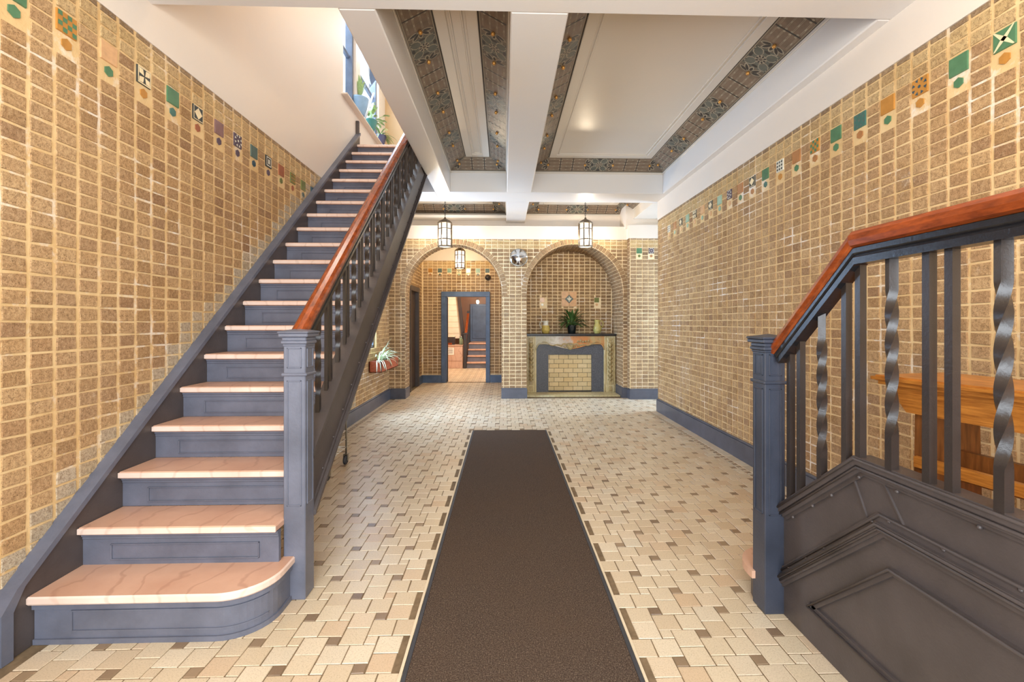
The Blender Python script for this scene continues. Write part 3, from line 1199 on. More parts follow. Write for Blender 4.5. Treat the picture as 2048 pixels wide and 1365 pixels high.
# alarm bell above the rear doorway
bell = thing('alarm_bell', 'round dark alarm bell on the brick above the far doorway', 'bell', (-0.365, YV - 0.03, 2.37))
mb = MB()
pr_ = [(0.001, -0.045), (0.02, -0.043), (0.045, -0.03), (0.06, -0.008), (0.066, 0.0), (0.03, 0.004)]
v = []
n = 20
for rr, dd in pr_:
    for i in range(n):
        a = 2 * pi * i / n
        v.append((-0.365 + rr * cos(a), YV - 0.03 + dd, 2.37 + rr * sin(a)))
f = [(k * n + i, k * n + (i + 1) % n, (k + 1) * n + (i + 1) % n, (k + 1) * n + i) for k in range(len(pr_) - 1) for i in range(n)]
mb.faces(v, f, 0, True)
mb.build('gong', ['iron'], bell)
mb = MB()
mb.box(-0.40, -0.33, YV - 0.03, YV - 0.008, 2.335, 2.405, 0, 0.004)
mb.build('mounting_box', ['iron'], bell)
mb = MB()
mb.ball((-0.365, YV - 0.078, 2.37), 0.011, 0)
mb.build('centre_bolt', ['bronze'], bell)


# ------------------------------------------------------------------ baseboards
def baseboard(name, segs, mat='base'):
    mb = MB()
    for x0, x1, y0, y1, h in segs:
        mb.box(x0, x1, y0, y1, -0.002, h - 0.02, 0)
        cx_, cy_ = (x0 + x1) / 2, (y0 + y1) / 2
        k = 0.008
        mb.box(x0 + (k if x0 > 0 else 0), x1 - (0 if x0 > 0 else k), y0, y1, h - 0.02, h, 0, 0.003)
    return struct(mb.build(name, [mat]))


baseboard('baseboard_right', [(XR - 0.03, XR + 0.01, 2.5, YRE, 0.195)])
baseboard('baseboard_left', [(XL - 0.01, XL + 0.03, 4.0, YB - 0.02, 0.19), (XL - 0.01, XL + 0.03, 0.2, 1.84, 0.19)])
A0, A1 = ARCH
segs = []
for a, b in ((XA0 + .03, A0[0] - A0[1] + .012), (A0[0] + A0[1] - .012, A1[0] - A1[1] + .012), (A1[0] + A1[1] - .012, XA1 - .012)):
    segs.append((a, b, YB - 0.03, YB + 0.01, 0.185))
segs += [(A0[0] - A0[1] - .01, A0[0] - A0[1] + .012, YB, YB + TH, 0.185), (A0[0] + A0[1] - .012, A0[0] + A0[1] + .01, YB, YB + TH, 0.185),
         (A1[0] + A1[1] - .025, A1[0] + A1[1] + .01, YB, YN - 0.36, 0.185), (XA1 - .012, 4.4, YP - .03, YB - .03, 0.185)]
baseboard('baseboard_back', segs)
baseboard('baseboard_vestibule', [(XV0, DR[0] - .05, YV - .03, YV, 0.17), (DR[1] + .05, XV1, YV - .03, YV, 0.17), (XV0, XV0 + .03, SD[1] + .04, YV - .03, 0.17)], 'blue')

# ------------------------------------------------------------------ ceiling: beams, friezes, panels
struct_beams = [('ceiling_beam', (-2.3, XR + .1, 2.2, 2.70)), ('ceiling_beam', (-0.976, XR + .1, 6.45, 6.95)),
                ('ceiling_beam', (-0.976, -0.757, 2.70, 6.45)), ('ceiling_beam', (0.04, 0.385, 2.70, 6.45)),
                ('ceiling_beam', (2.27, XR + .1, 2.70, 6.45)), ('ceiling_beam', (0.04, 0.385, 6.95, 8.45))]
for nm, (a, b, c, d) in struct_beams:
    mb = MB()
    mb.box(a, b, c, d, ZB, 3.95, 0, 0.008)
    struct(mb.build(nm, ['beam']))


def ell(cx_, cy_, rx, ry, an=0.0, n=12):
    return [(cx_ + rx * cos(2 * pi * k / n) * cos(an) - ry * sin(2 * pi * k / n) * sin(an),
             cy_ + rx * cos(2 * pi * k / n) * sin(an) + ry * sin(2 * pi * k / n) * cos(an)) for k in range(n)]


def leafshape(cx_, cy_, ln, w, an):
    p = [(0, 0), (.25, .8), (.55, 1), (.8, .7), (1, 0), (.8, -.7), (.55, -1), (.25, -.8)]
    return [(cx_ + x * ln * cos(an) - y * w * sin(an), cy_ + x * ln * sin(an) + y * w * cos(an)) for x, y in p]


def frieze(mb, fr, length, s_first):
    """stencilled band in (s, t): s along, t across from 0 to 1 (width WT); mitred ends are handled by fr"""
    WT = sqrt(WF * WF + (Z2 - Z1) ** 2)
    bosses = []

    def P(pts, d, m):
        if area(pts) < 0:
            pts = pts[::-1]
        q = []
        for s, t in pts:
            lo, hi = WF * t / WT, length - WF * t / WT
            q.append(fr(min(max(s, lo), hi), t, d))
        mb.poly(q, m)

    def R(s0, s1, t0, t1, d, m):
        if s1 <= 0 or s0 >= length:
            return
        s0, s1 = max(s0, 0), min(s1, length)
        P([(s0, t0), (s1, t0), (s1, t1), (s0, t1)], d, m)
    R(0, length, 0, WT, 0, 0)
    R(0, length, 0.004, 0.012, .001, 4)
    R(0, length, 0.016, 0.022, .001, 3)
    R(0, length, WT - 0.012, WT - 0.004, .001, 4)
    R(0, length, WT - 0.022, WT - 0.016, .001, 3)
    c = WT / 2
    PER, ST, PL = 0.91, 0.235, 0.52
    k = -1
    while True:
        s0 = s_first + PER * k
        k += 1
        if s0 > length + 0.5:
            break
        # star square
        ok = lambda s: 0.12 < s < length - 0.12
        if ok(s0):
            R(s0 - ST / 2, s0 + ST / 2, .025, WT - .025, .001, 1)
            for i in range(4):
                a = pi / 4 + pi / 2 * i
                P(leafshape(s0 + .03 * cos(a), c + .03 * sin(a), .118, .046, a), .0016, 3)
                P(leafshape(s0 + .036 * cos(a), c + .036 * sin(a), .104, .037, a), .0022, 1)
            for i in range(4):
                a = pi / 2 * i
                P(ell(s0 + .095 * cos(a), c + .095 * sin(a), .014, .028, a, 8), .0018, 4)
            P(ell(s0, c, .05, .05), .0026, 3)
            for i in range(8):
                a = pi / 4 * i
                P(ell(s0 + .034 * cos(a), c + .034 * sin(a), .014, .008, a, 8), .0032, 4)
            P(ell(s0, c, .016, .016), .0034, 0)
            for sg in (-1, 1):
                for t in (.032, WT - .032):
                    for q in (.10, .07):
                        P(ell(s0 + sg * q, t, .006, .006, 0, 6), .0026, 4)
        # fans and bosses
        for sg in (-1, 1):
            sb = s0 + sg * (ST / 2 + .078)
            if ok(sb):
                for an in (-1.25, -.75, 0, .75, 1.25):
                    a = (0 if sg < 0 else pi) + an
                    ln = .105 if abs(an) > .5 else .075
                    P(leafshape(sb + .012 * cos(a), c + .012 * sin(a), ln, .021, a), .0012, 3)
                    P(leafshape(sb + .022 * cos(a), c + .022 * sin(a), ln - .025, .013, a), .0018, 4)
                bosses.append(fr(sb, c, 0.012))
        # planks between this star and the next
        p0 = s0 + ST / 2 + .078
        for i in range(3):
            a0, a1 = p0 + PL / 3 * i, p0 + PL / 3 * (i + 1)
            if a0 < 0.05 or a1 > length - 0.05:
                continue
            R(a0 + .004, a1 - .004, .025, WT - .025, .0008, 2)
            for q in range(4):
                t = .045 + (WT - .09) * q / 3
                R(a0 + .02, a1 - .02, t - .006, t - .003, .0016, 3)
                R(a0 + .02, a1 - .02, t + .003, t + .006, .0016, 3)
                P(ell((a0 + a1) / 2, t, .014, .007, 0, 8), .002, 3)
            if i:
                R(a0 - .006, a0 + .006, .025, WT - .025, .0022, 4)
                for q in range(4):
                    t = .06 + (WT - .12) * q / 3
                    for sg in (-1, 1):
                        P(ell(a0 + sg * .014, t, .009, .012, 0, 8), .0026, 3)
    return bosses


def coffer(name, x0, x1, y0, y1, sides='wesn', firsts=(0.45, 0.45, 0.45, 0.45), drop=0.0):
    """one ceiling bay: flat panel with a raised border, and sloped friezes round it"""
    Z1, Z2 = 3.50 - drop, 3.63 - drop
    mb = MB()
    a0, a1, b0, b1 = x0 + WF, x1 - WF, y0 + WF, y1 - WF
    mb.poly([(a0, b0, Z2), (a1, b0, Z2), (a1, b1, Z2), (a0, b1, Z2)], 0)
    bw_ = 0.09
    for p, q, r_, s_ in ((a0, a0 + bw_, b0, b1), (a1 - bw_, a1, b0, b1), (a0 + bw_, a1 - bw_, b0, b0 + bw_), (a0 + bw_, a1 - bw_, b1 - bw_, b1)):
        mb.box(p, q, r_, s_, Z2 - 0.014, Z2 + 0.01, 0, 0.004)
    e = bw_ + 0.02
    w = 0.016
    for p, q, r_, s_ in ((a0 + e, a0 + e + w, b0 + e, b1 - e), (a1 - e - w, a1 - e, b0 + e, b1 - e), (a0 + e, a1 - e, b0 + e, b0 + e + w), (a0 + e, a1 - e, b1 - e - w, b1 - e)):
        mb.box(p, q, r_, s_, Z2 - 0.009, Z2 + 0.01, 0, 0.004)
    # little white cavetto under the friezes
    for p, q, r_, s_ in ((x0, x0 + .012, y0, y1), (x1 - .012, x1, y0, y1), (x0, x1, y0, y0 + .012), (x0, x1, y1 - .012, y1)):
        mb.box(p, q, r_, s_, Z1 - 0.03, Z1 + 0.002, 0, 0.004)
    o = struct(mb.build(name, ['ceiling']))
    WT = sqrt(WF * WF + (Z2 - Z1) ** 2)
    cz, sz_ = (Z2 - Z1) / WT, WF / WT
    fr_ = {'w': (lambda s, t, d: (x0 + t * sz_ + d * cz, y0 + s, Z1 + t * cz - d * sz_), y1 - y0),
           'e': (lambda s, t, d: (x1 - t * sz_ - d * cz, y0 + s, Z1 + t * cz - d * sz_), y1 - y0),
           's': (lambda s, t, d: (x0 + s, y0 + t * sz_ + d * cz, Z1 + t * cz - d * sz_), x1 - x0),
           'n': (lambda s, t, d: (x0 + s, y1 - t * sz_ - d * cz, Z1 + t * cz - d * sz_), x1 - x0)}
    for k, f0 in zip('wens', firsts):
        if k not in sides:
            continue
        fr, ln = fr_[k]
        mb = MB()
        bs = frieze(mb, fr, ln, f0)
        fo = mb.build('frieze', ['st_base', 'st_green', 'st_plank', 'st_line', 'st_dark'], o)
        for p in bs:
            mb = MB()
            mb.ball(p, 0.017, 0, 8)
            mb.build('boss', ['gold'], fo)
    return o


coffer('ceiling_left', -0.757, 0.04, 2.70, 6.45, firsts=(0.05, 0.05, -0.056, 0.2))
coffer('ceiling_right', 0.385, 2.27, 2.70, 6.45, firsts=(0.10, 0.14, 0.9425, 0.3))
coffer('ceiling_rear_left', -2.04, 0.04, 6.95, 8.45, 'wen', firsts=(0.3, 0.3, 1.133, 0.3), drop=0.125)
coffer('ceiling_rear_right', 0.385, 2.30, 6.95, 8.45, 'wen', firsts=(0.3, 0.3, 0.96, 0.3), drop=0.125)
mb = MB()
mb.box(-2.3, 2.6, -1.6, 2.2, Z2, Z2 + 0.05, 0)
struct(mb.build('ceiling_front', ['ceiling']))

mb = MB()
mb.box(XL - .1, -0.976, 6.45, 6.95, ZB, 3.66, 0)
struct(mb.build('ceiling_beam', ['beam']))
# stairwell above: shaft walls, landing, lid
mb = MB()
mb.box(-0.976, -0.90, 2.2, 8.3, 3.95, 6.4, 0)
struct(mb.build('wall_stairwell', ['plaster']))
mb = MB()
mb.box(XL - 0.1, -0.9, 2.2, 2.3, 3.95, 6.4, 0)
struct(mb.build('wall_stairwell_front', ['plaster']))
mb = MB()
mb.box(XL - 0.1, -0.9, 7.85, 7.95, 3.7, 6.4, 0)
struct(mb.build('wall_stairwell_end', ['tan_wall']))
mb = MB()
mb.box(XL - 0.1, -0.9, 2.2, 8.3, 6.4, 6.45, 0)
struct(mb.build('ceiling_stairwell', ['ceiling']))
mb = MB()
mb.box(XL, -0.98, 6.36, 7.9, 3.665, 3.73, 0)
struct(mb.build('floor_landing', ['pinkslab']))


# ------------------------------------------------------------------ windows
def window(name, y0, y1, z0, z1, x, mid):
    mb = MB()
    t = 0.045
    for a, b, c, d in ((y0, y0 + t, z0, z1), (y1 - t, y1, z0, z1), (y0, y1, z0, z0 + t), (y0, y1, z1 - t, z1)):
        mb.box(x - 0.03, x + 0.07, a, b, c, d, 0, 0.005)
    mb.box(x - 0.02, x + 0.03, y0, y1, mid - 0.02, mid + 0.02, 0, 0.004)
    o = struct(mb.build(name, ['window_blue']))
    mb = MB()
    mb.box(x - 0.004, x + 0.002, y0 + t, y1 - t, z0 + t, z1 - t, 0)
    mb.build('pane', ['glass'], o)
    return o


window('window_1', 5.825, 6.325, 4.26, 5.99, XL - 0.10, 4.99)
window('window_2', 6.515, 7.455, 4.26, 5.99, XL - 0.10, 4.99)
window('window_3', 6.265, 7.305, 0.96, 2.44, XL - 0.10, 1.7)
window('window_4', 7.01, 7.89, 0.51, 2.39, 4.34, 1.45)
mb = MB()
mb.box(XL - 0.14, XL + 0.08, 5.76, 7.84, 4.222, 4.245, 0, 0.006)
struct(mb.build('trim_2', ['plaster']))

# entrance wall behind the viewer
mb = MB()
fr_e = lambda a, b, d: (a, -1.2 + d, b)
quad_holes(mb, fr_e, XL - .3, XR + .3, 0, 4.0, [(-1.7, 1.9, 0.0, 2.9)], 0)
struct(mb.build('wall_entrance', ['plaster']))
mb = MB()
for a in (-1.7, -0.5, 0.7, 1.82):
    mb.box(a, a + 0.08, -1.2, -1.12, 0, 2.9, 0, 0.006)
for z in (0.0, 2.1, 2.82):
    mb.box(-1.7, 1.9, -1.2, -1.12, z, z + 0.08, 0, 0.006)
struct(mb.build('door_3', ['iron']))

# ------------------------------------------------------------------ left staircase
ST = thing('staircase', 'long straight staircase along the left wall with peach treads and slate risers', 'staircase', (-1.5, 2.0, 0.0))
NST = 20
RZ, RY, Y0, Z0 = 0.187, 0.2242, 1.95, 0.215
XS0, XS1 = -1.985, -1.03
nose = lambda y: Z0 + RZ / RY * (y - Y0)
TT = 0.036
for k in range(NST):
    yn, zt = Y0 + RY * k, Z0 + RZ * k
    yb = yn + RY + 0.034
    mb = MB()
    if k == 0:
        r = 0.2
        xe = -1.022
        pts = [(XS0, yn)] + [(xe - r + r * sin(a), yn + r - r * cos(a)) for a in [pi / 2 * i / 10 for i in range(11)]] + [(xe, yn + 0.345), (-1.078, yn + 0.345), (-1.078, yb), (XS0, yb)]
        o_in = [(XS0 + .004, yn + .004)] + [(xe - r + (r - .006) * sin(a), yn + r - (r - .006) * cos(a)) for a in [pi / 2 * i / 10 for i in range(11)]] + [(xe - .006, yn + 0.345), (-1.078, yn + 0.345), (-1.078, yb), (XS0, yb)]
        n = len(pts)
        v = [(x, y, zt - TT) for x, y in o_in] + [(x, y, zt - TT + .007) for x, y in pts] + [(x, y, zt - .007) for x, y in pts] + [(x, y, zt) for x, y in o_in]
        f = [tuple(range(n - 1, -1, -1)), tuple(range(3 * n, 4 * n))] + [(q * n + i, q * n + (i + 1) % n, (q + 1) * n + (i + 1) % n, (q + 1) * n + i) for q in range(3) for i in range(n)]
        mb.faces(v, f[:2], 0)
        mb.faces(v, f[2:], 1)
    else:
        xe = XS1 - (0.045 if k == 1 else 0.0)
        mb.box(XS0, xe, yn, yb, zt - TT, zt, 0, 0.007)
        mb.box(XS0, xe, yn - .0012, yn + .01, zt - TT + .004, zt - .005, 1, 0.002)
    mb.build('tread', ['peach', 'peach_edge'], ST)
    mb = MB()
    zb = zt - RZ if k else 0.0
    yr = yn + 0.032
    if k == 0:
        r = 0.185
        xe = -1.045
        arc = [(xe - r + r * sin(a), yr + r - r * cos(a)) for a in [pi / 2 * i / 10 for i in range(11)]]
        for lift, z0_, z1_ in ((0.0, 0.0, zt - TT), (0.012, zt - TT - 0.028, zt - TT), (0.008, 0.0, 0.022), (0.005, 0.05, 0.056), (0.005, 0.135, 0.141)):
            q = [(XS0 + .002, yr - lift)] + [(x + lift * sin(a), y - lift * cos(a)) for (x, y), a in zip(arc, [pi / 2 * i / 10 for i in range(11)])] + [(xe + lift, yr + 0.31)]
            if 0.03 < z0_ < 0.16 and lift == 0.005:
                q = [(XS0 + .16, yr - lift)] + q[1:9]
            back = [(x, y + 0.03) for x, y in q[::-1]] if lift == 0.005 else [(xe - .02, yr + .31), (XS0 + .002, yr + .31)]
            mb.prism(q + back, lambda a, b, d: (a, b, d), z0_, z1_, 0)
        mb.box(XS0 + .155, XS0 + .161, yr - .005, yr + .01, 0.05, 0.141, 0)
    else:
        xe = XS1 - (0.045 if k == 1 else 0.0)
        mb.box(XS0, xe, yr, yr + 0.02, zb, zt - TT, 0)
        mb.box(XS0, xe, yr - 0.014, yr + 0.002, zt - TT - 0.016, zt - TT, 0, 0.004)
        mb.box(XS0, xe, yr - 0.007, yr + 0.002, zt - TT - 0.03, zt - TT - 0.014, 0, 0.003)
        p0, p1 = XS0 + 0.13, xe - 0.09
        q0, q1 = zb + 0.022, zt - TT - 0.052
        for a, b, c, d in ((p0, p1, q0, q0 + .006), (p0, p1, q1 - .006, q1), (p0, p0 + .006, q0, q1), (p1 - .006, p1, q0, q1)):
            mb.box(a, b, yr - 0.008, yr + 0.002, c, d, 0, 0.002)
    mb.build('riser', ['slate'], ST)

YE = 6.28      # upper end of the flight


def plate(mb, x0, x1, y0, y1, lo, hi, m=0):
    """raking board between two offsets above the nosing line"""
    q = [(y0, nose(y0) + lo), (y1, nose(y1) + lo), (y1, nose(y1) + hi), (y0, nose(y0) + hi)]
    mb.prism(q, lambda a, b, d: (d, a, b), x0, x1, m)


mb = MB()
q = [(1.86, 0.0), (2.26, 0.0), (YE + .05, nose(YE) - 0.2), (YE + .05, nose(YE + .05) + 0.085), (1.92, nose(1.92) + 0.085), (1.86, 0.195)]
mb.prism(q, lambda a, b, d: (d, a, b), XL + 0.002, -1.985, 0)
q2 = [(1.845, 0.0), (1.89, 0.0), (1.89, 0.19), (1.935, nose(1.935) + .068), (YE + .05, nose(YE + .05) + .068), (YE + .05, nose(YE + .05) + .10), (1.905, nose(1.905) + .10), (1.845, 0.20)]
mb.prism(q2, lambda a, b, d: (d, a, b), XL + 0.001, -1.972, 1)
mb.box(XL + 0.008, XL + 0.05, YE + .02, YE + .06, nose(YE), nose(YE) + 0.30, 0, 0.004)
mb.build('wall_string', ['umber', 'slate'], ST)
mb = MB()
yy = 2.35
plate(mb, -1.04, -0.985, yy, YE, -0.165, 0.15)
plate(mb, -1.062, -0.968, yy, YE, 0.13, 0.158)
plate(mb, -1.05, -0.972, yy, YE, 0.112, 0.128)
plate(mb, -1.05, -0.958, yy, YE, -0.17, -0.145)
plate(mb, -1.05, -0.975, yy, YE, -0.145, -0.125)
for i in range(24):
    y = 2.5 + i * 0.155
    for off in (-0.105,):
        mb.ball((-0.984, y, nose(y) + off), 0.007, 0, 6)
mb.build('outer_string', ['umber'], ST)

def newel(parent, x0, x1, y0, y1, zt, mat, cols):
    """square panelled post: shaft, collar, cap"""
    mb = MB()
    mb.box(x0, x1, y0, y1, 0, zt - 0.06, 0, 0.004)

    def frame(face, z0, z1):
        w = 0.006
        m_ = 0.018
        e = 0.004
        if face in 'fb':
            yy_ = (y0 - e, y0 + .002) if face == 'f' else (y1 - .002, y1 + e)
            for a, b, c, d in ((x0 + m_, x0 + m_ + w, z0, z1), (x1 - m_ - w, x1 - m_, z0, z1), (x0 + m_, x1 - m_, z0, z0 + w), (x0 + m_, x1 - m_, z1 - w, z1)):
                mb.box(a, b, yy_[0], yy_[1], c, d, 0, 0.0015)
        else:
            xx = (x0 - e, x0 + .002) if face == 'l' else (x1 - .002, x1 + e)
            for a, b, c, d in ((y0 + m_, y0 + m_ + w, z0, z1), (y1 - m_ - w, y1 - m_, z0, z1), (y0 + m_, y1 - m_, z0, z0 + w), (y0 + m_, y1 - m_, z1 - w, z1)):
                mb.box(xx[0], xx[1], a, b, c, d, 0, 0.0015)
    zc = zt - 0.205
    for fc in 'fblr':
        frame(fc, 0.46, zc - 0.03)
        frame(fc, zc + 0.03, zt - 0.075)
    o = mb.build('newel_post', [mat], parent)
    mb = MB()
    mb.box(x0 - .009, x1 + .009, y0 - .009, y1 + .009, zc - .009, zc + .007, 0, 0.005)
    mb.build('collar', [mat], o)
    mb = MB()
    for e, a, b in ((.004, -.068, -.055), (.010, -.056, -.040), (.006, -.041, -.022), (.018, -.022, -.004), (.022, -.004, .006)):
        mb.box(x0 - e, x1 + e, y0 - e, y1 + e, zt + a, zt + b, 0, 0.004)
    cx_, cy_ = (x0 + x1) / 2, (y0 + y1) / 2
    hw, hd = (x1 - x0) / 2 + .019, (y1 - y0) / 2 + .019
    v = [(cx_ - hw, cy_ - hd, zt + .006), (cx_ + hw, cy_ - hd, zt + .006), (cx_ + hw, cy_ + hd, zt + .006), (cx_ - hw, cy_ + hd, zt + .006), (cx_, cy_, zt + .02)]
    mb.faces(v, [(0, 1, 4), (1, 2, 4), (2, 3, 4), (3, 0, 4)], 0)
    mb.build('newel_cap', [mat], o)
    return o


newel(ST, -1.078, -0.972, 2.256, 2.361, 1.31, 'slate', None)

RPROF = [(-.036, -.012), (-.040, .004), (-.036, .020), (-.022, .033), (0, .038), (.022, .033), (.036, .020), (.040, .004), (.036, -.012), (.024, -.018), (-.024, -.018)]
CPROF = [(-.026, -.020), (-.026, -.034), (-.019, -.040), (-.026, -.048), (-.026, -.068), (.026, -.068), (.026, -.048), (.019, -.040), (.026, -.034), (.026, -.020)]
RS = 0.805
rail_z = lambda y: 1.272 + RS * (y - 2.28)
path = [(-1.028, 2.28, rail_z(2.28)), (-1.028, YE + .1, rail_z(YE + .1))]
mb = MB()
mb.sweep(RPROF, path, 0)
lbl(mb.build('handrail', ['rail'], ST), 'varnished orange-brown wooden handrail')
mb = MB()
mb.sweep(CPROF, path, 0)
lbl(mb.build('rail_channel', ['black_paint'], ST), 'black painted channel under the handrail')


def baluster(parent, x, y, z0, z1, twist, s=0.0125, mat='iron'):
    mb = MB()
    hh = z1 - z0
    n = 80 if twist else 1
    def corner(t, k):
        an = 0.0
        if twist:
            e = min(0.16, 0.13 / hh)
            q = min(1, max(0, (t - e) / (1 - 2 * e)))
            an = q * 2 * pi * 1.35 * hh / 0.8
        a = an + pi / 4 + pi / 2 * k
        rr = s * sqrt(2) * (1.08 if twist else 1)
        return (x + rr * cos(a), y + rr * sin(a), z0 + hh * t)
    for k in range(4):
        v = []
        for i in range(n + 1):
            v += [corner(i / n, k), corner(i / n, k + 1)]
        mb.faces(v, [(2 * i, 2 * i + 1, 2 * i + 3, 2 * i + 2) for i in range(n)], 0, bool(twist))
    mb.poly([corner(1, k) for k in range(4)], 0)
    return mb.build('twisted_baluster' if twist else 'baluster', [mat], parent)


y = 2.548
i = 0
while y < YE - 0.02:
    baluster(ST, -1.028, y, nose(y) + 0.145, rail_z(y) - 0.075, i % 3 == 0, 0.011 if i % 3 == 0 else 0.0095)
    y += (0.12, 0.056, 0.124)[i % 3]
    i += 1

# ------------------------------------------------------------------ right staircase (short flight up to a landing)
SR = thing('short_staircase', 'short dark panelled staircase with iron balusters at the right front', 'staircase', (1.6, 1.5, 0.0))
XP0, XP1 = 1.295, 1.335
fr_sp = lambda a, b, d: (d, a, b)
PE = -1.0
mb = MB()
mb.prism([(2.085, 0), (2.085, .485), (1.62, .855), (PE, .855), (PE, 0)], fr_sp, XP0 + .006, XP1, 0)


def rib(pts, w0, w1, x0, x1, m=0):
    """moulding following a bent line in the panel plane, between offsets w0..w1 along its upward normal"""
    def off(w):
        out = []
        for i, p in enumerate(pts):
            ns = []
            if i > 0:
                d = Vector((pts[i][0] - pts[i - 1][0], pts[i][1] - pts[i - 1][1])).normalized()
                ns.append(Vector((d.y, -d.x)))
            if i < len(pts) - 1:
                d = Vector((pts[i + 1][0] - pts[i][0], pts[i + 1][1] - pts[i][1])).normalized()
                ns.append(Vector((d.y, -d.x)))
            nn = sum(ns, Vector((0, 0)))
            nn.normalize()
            if nn.y < 0:
                nn = -nn
            k = 1 / max(.4, nn.dot(ns[0] if ns[0].y >= 0 else -ns[0]))
            out.append((p[0] + nn.x * w * k, p[1] + nn.y * w * k))
        return out
    lo, hi = off(w0), off(w1)
    for i in range(len(pts) - 1):
        mb.prism([lo[i], lo[i + 1], hi[i + 1], hi[i]], fr_sp, x0, x1, m)


TOP = [(2.085, .495), (1.62, .862), (PE, .862)]
MID = [(2.095, .165), (1.525, .668), (PE, .668)]
LOW = [(1.888, .158), (1.48, .534), (PE, .534)]
rib(TOP, -0.018, 0.012, XP0 - .022, XP1 + .005)
rib(TOP, -0.042, -0.018, XP0 - .012, XP1 + .003)
rib(TOP, -0.056, -0.042, XP0 - .002, XP1)
rib(MID, -0.010, 0.006, XP0 - .020, XP1)
rib(MID, -0.026, -0.010, XP0 - .012, XP1)
rib(MID, 0.006, 0.034, XP0 - .004, XP1)
rib(MID, -0.040, -0.026, XP0 - .006, XP1)
for a, b, c in ((-.004, .004, .012), (-.018, -.004, .006)):
    rib(LOW, a, b, XP0 - c, XP1)
    rib([(1.888, .158), (PE, .158)], -b, -a, XP0 - c, XP1)
for pts, w, x in ((TOP, .002, .024), (TOP, -.03, .013), (MID, -.002, .021), (MID, .030, .005), (MID, -.018, .013), (LOW, 0, .013), ([(1.888, .158), (PE, .158)], 0, .013)):
    mb.tube([(XP0 - x, a, b + w) for a, b in pts], .0055, 8, 0)
mb.box(XP0 - .011, XP1, 1.872, 1.892, .150, .172, 0, .003)
# keystone lines at the bend and the studs
for p, q in (((1.66, .80), (1.58, .645)), ((1.52, .815), (1.43, .685))):
    d = 0.003
    mb.prism([(p[0] - d, p[1]), (p[0] + d, p[1]), (q[0] + d, q[1]), (q[0] - d, q[1])], fr_sp, XP0 - .001, XP1, 0)
for yy_, zz_ in [(2.03, .245), (1.91, .35), (1.80, .447), (1.56, .66), (1.49, .69), (1.30, .69), (1.10, .69), (.8, .69), (2.0, .487), (1.87, .59), (1.76, .676), (1.62, .795),
                 (1.46, .802), (1.2, .802), (.9, .802)]:
    mb.ball((XP0 - .002, yy_, zz_), 0.007, 0, 6)
mb.build('panelled_string', ['umber'], SR)
newel(SR, 1.212, 1.308, 2.078, 2.185, 1.285, 'slate_dark', None)
path = [(1.275, 2.085, 1.225), (1.275, 1.60, 1.648), (1.275, PE, 1.648)]
mb = MB()
mb.sweep(RPROF, path, 0)
lbl(mb.build('handrail', ['rail'], SR), 'varnished orange-brown wooden handrail')
mb = MB()
mb.sweep(CPROF, path, 0)
lbl(mb.build('rail_channel', ['black_paint'], SR), 'black painted channel under the handrail')
rz = lambda y: (1.648 if y < 1.60 else 1.648 - (y - 1.60) * .423 / .485) - .068
pz = lambda y: .862 if y < 1.62 else .862 - (y - 1.62) * .367 / .465
for y, t in ((2.029, 0), (1.960, 0), (1.830, 1), (1.697, 0), (1.630, 0), (1.498, 1), (1.3645, 0), (1.294, 0), (1.160, 1), (1.03, 0), (.96, 0), (.825, 1)):
    y -= 0.026
    baluster(SR, 1.286, y, pz(y) + .005, rz(y), bool(t), 0.0122)
# steps rise toward the viewer; treads and risers behind the panel
LZ = 0.64
for k in range(4):
    zt = LZ / 4 * (k + 1)
    yf = 2.40 - 0.235 * k
    mb = MB()
    if k == 0:
        r = 0.2
        arc = [(1.195 + r - r * sin(a), yf - r + r * cos(a)) for a in [pi / 2 * i / 8 for i in range(9)]]
        pts = [(XR - .03, yf)] + arc + [(1.195, 2.16), (XR - .03, 2.12)]
        mb.prism(pts, lambda a, b, d: (a, b, d), zt - .036, zt, 0)
    elif k < 3:
        mb.box(XP1, XR - .03, yf - .27, yf, zt - .036, zt, 0, .006)
    else:
        mb.box(XP1, XR - .015, PE, yf, zt - .036, zt, 0, .006)
    mb.build('tread' if k < 3 else 'landing', ['peach'], SR)
    mb = MB()
    zb = LZ / 4 * k
    if k == 0:
        pts = [(XR - .03, yf - .03)] + [(x + .03, y - .03 * 0.9) for x, y in arc] + [(1.225, 2.2), (XR - .03, 2.2)]
        mb.prism(pts, lambda a, b, d: (a, b, d), 0, zt - .036, 0)
    else:
        mb.box(XP1, XR - .03, yf - .05, yf - .03, zb, zt - .036, 0)
    mb.build('riser', ['umber'], SR)

# ------------------------------------------------------------------ oak bench on the landing
BN = thing('bench', 'honey oak bench with notched end boards behind the right iron railing', 'bench', (1.63, 1.45, LZ))
ang = math.radians(11)
BX, BY = 1.495, 1.765            # front corner at the far end


def fb(a, b, d):
    """a along the bench toward the viewer, d across toward the wall, b up"""
    return (BX + a * sin(ang) + d * cos(ang), BY - a * cos(ang) + d * sin(ang), b)


ZT = 1.15


def bbox(mb, a0, a1, d0, d1, z0, z1, m=0):
    mb.prism([(a0, z0), (a1, z0), (a1, z1), (a0, z1)], fb, d0, d1, m)


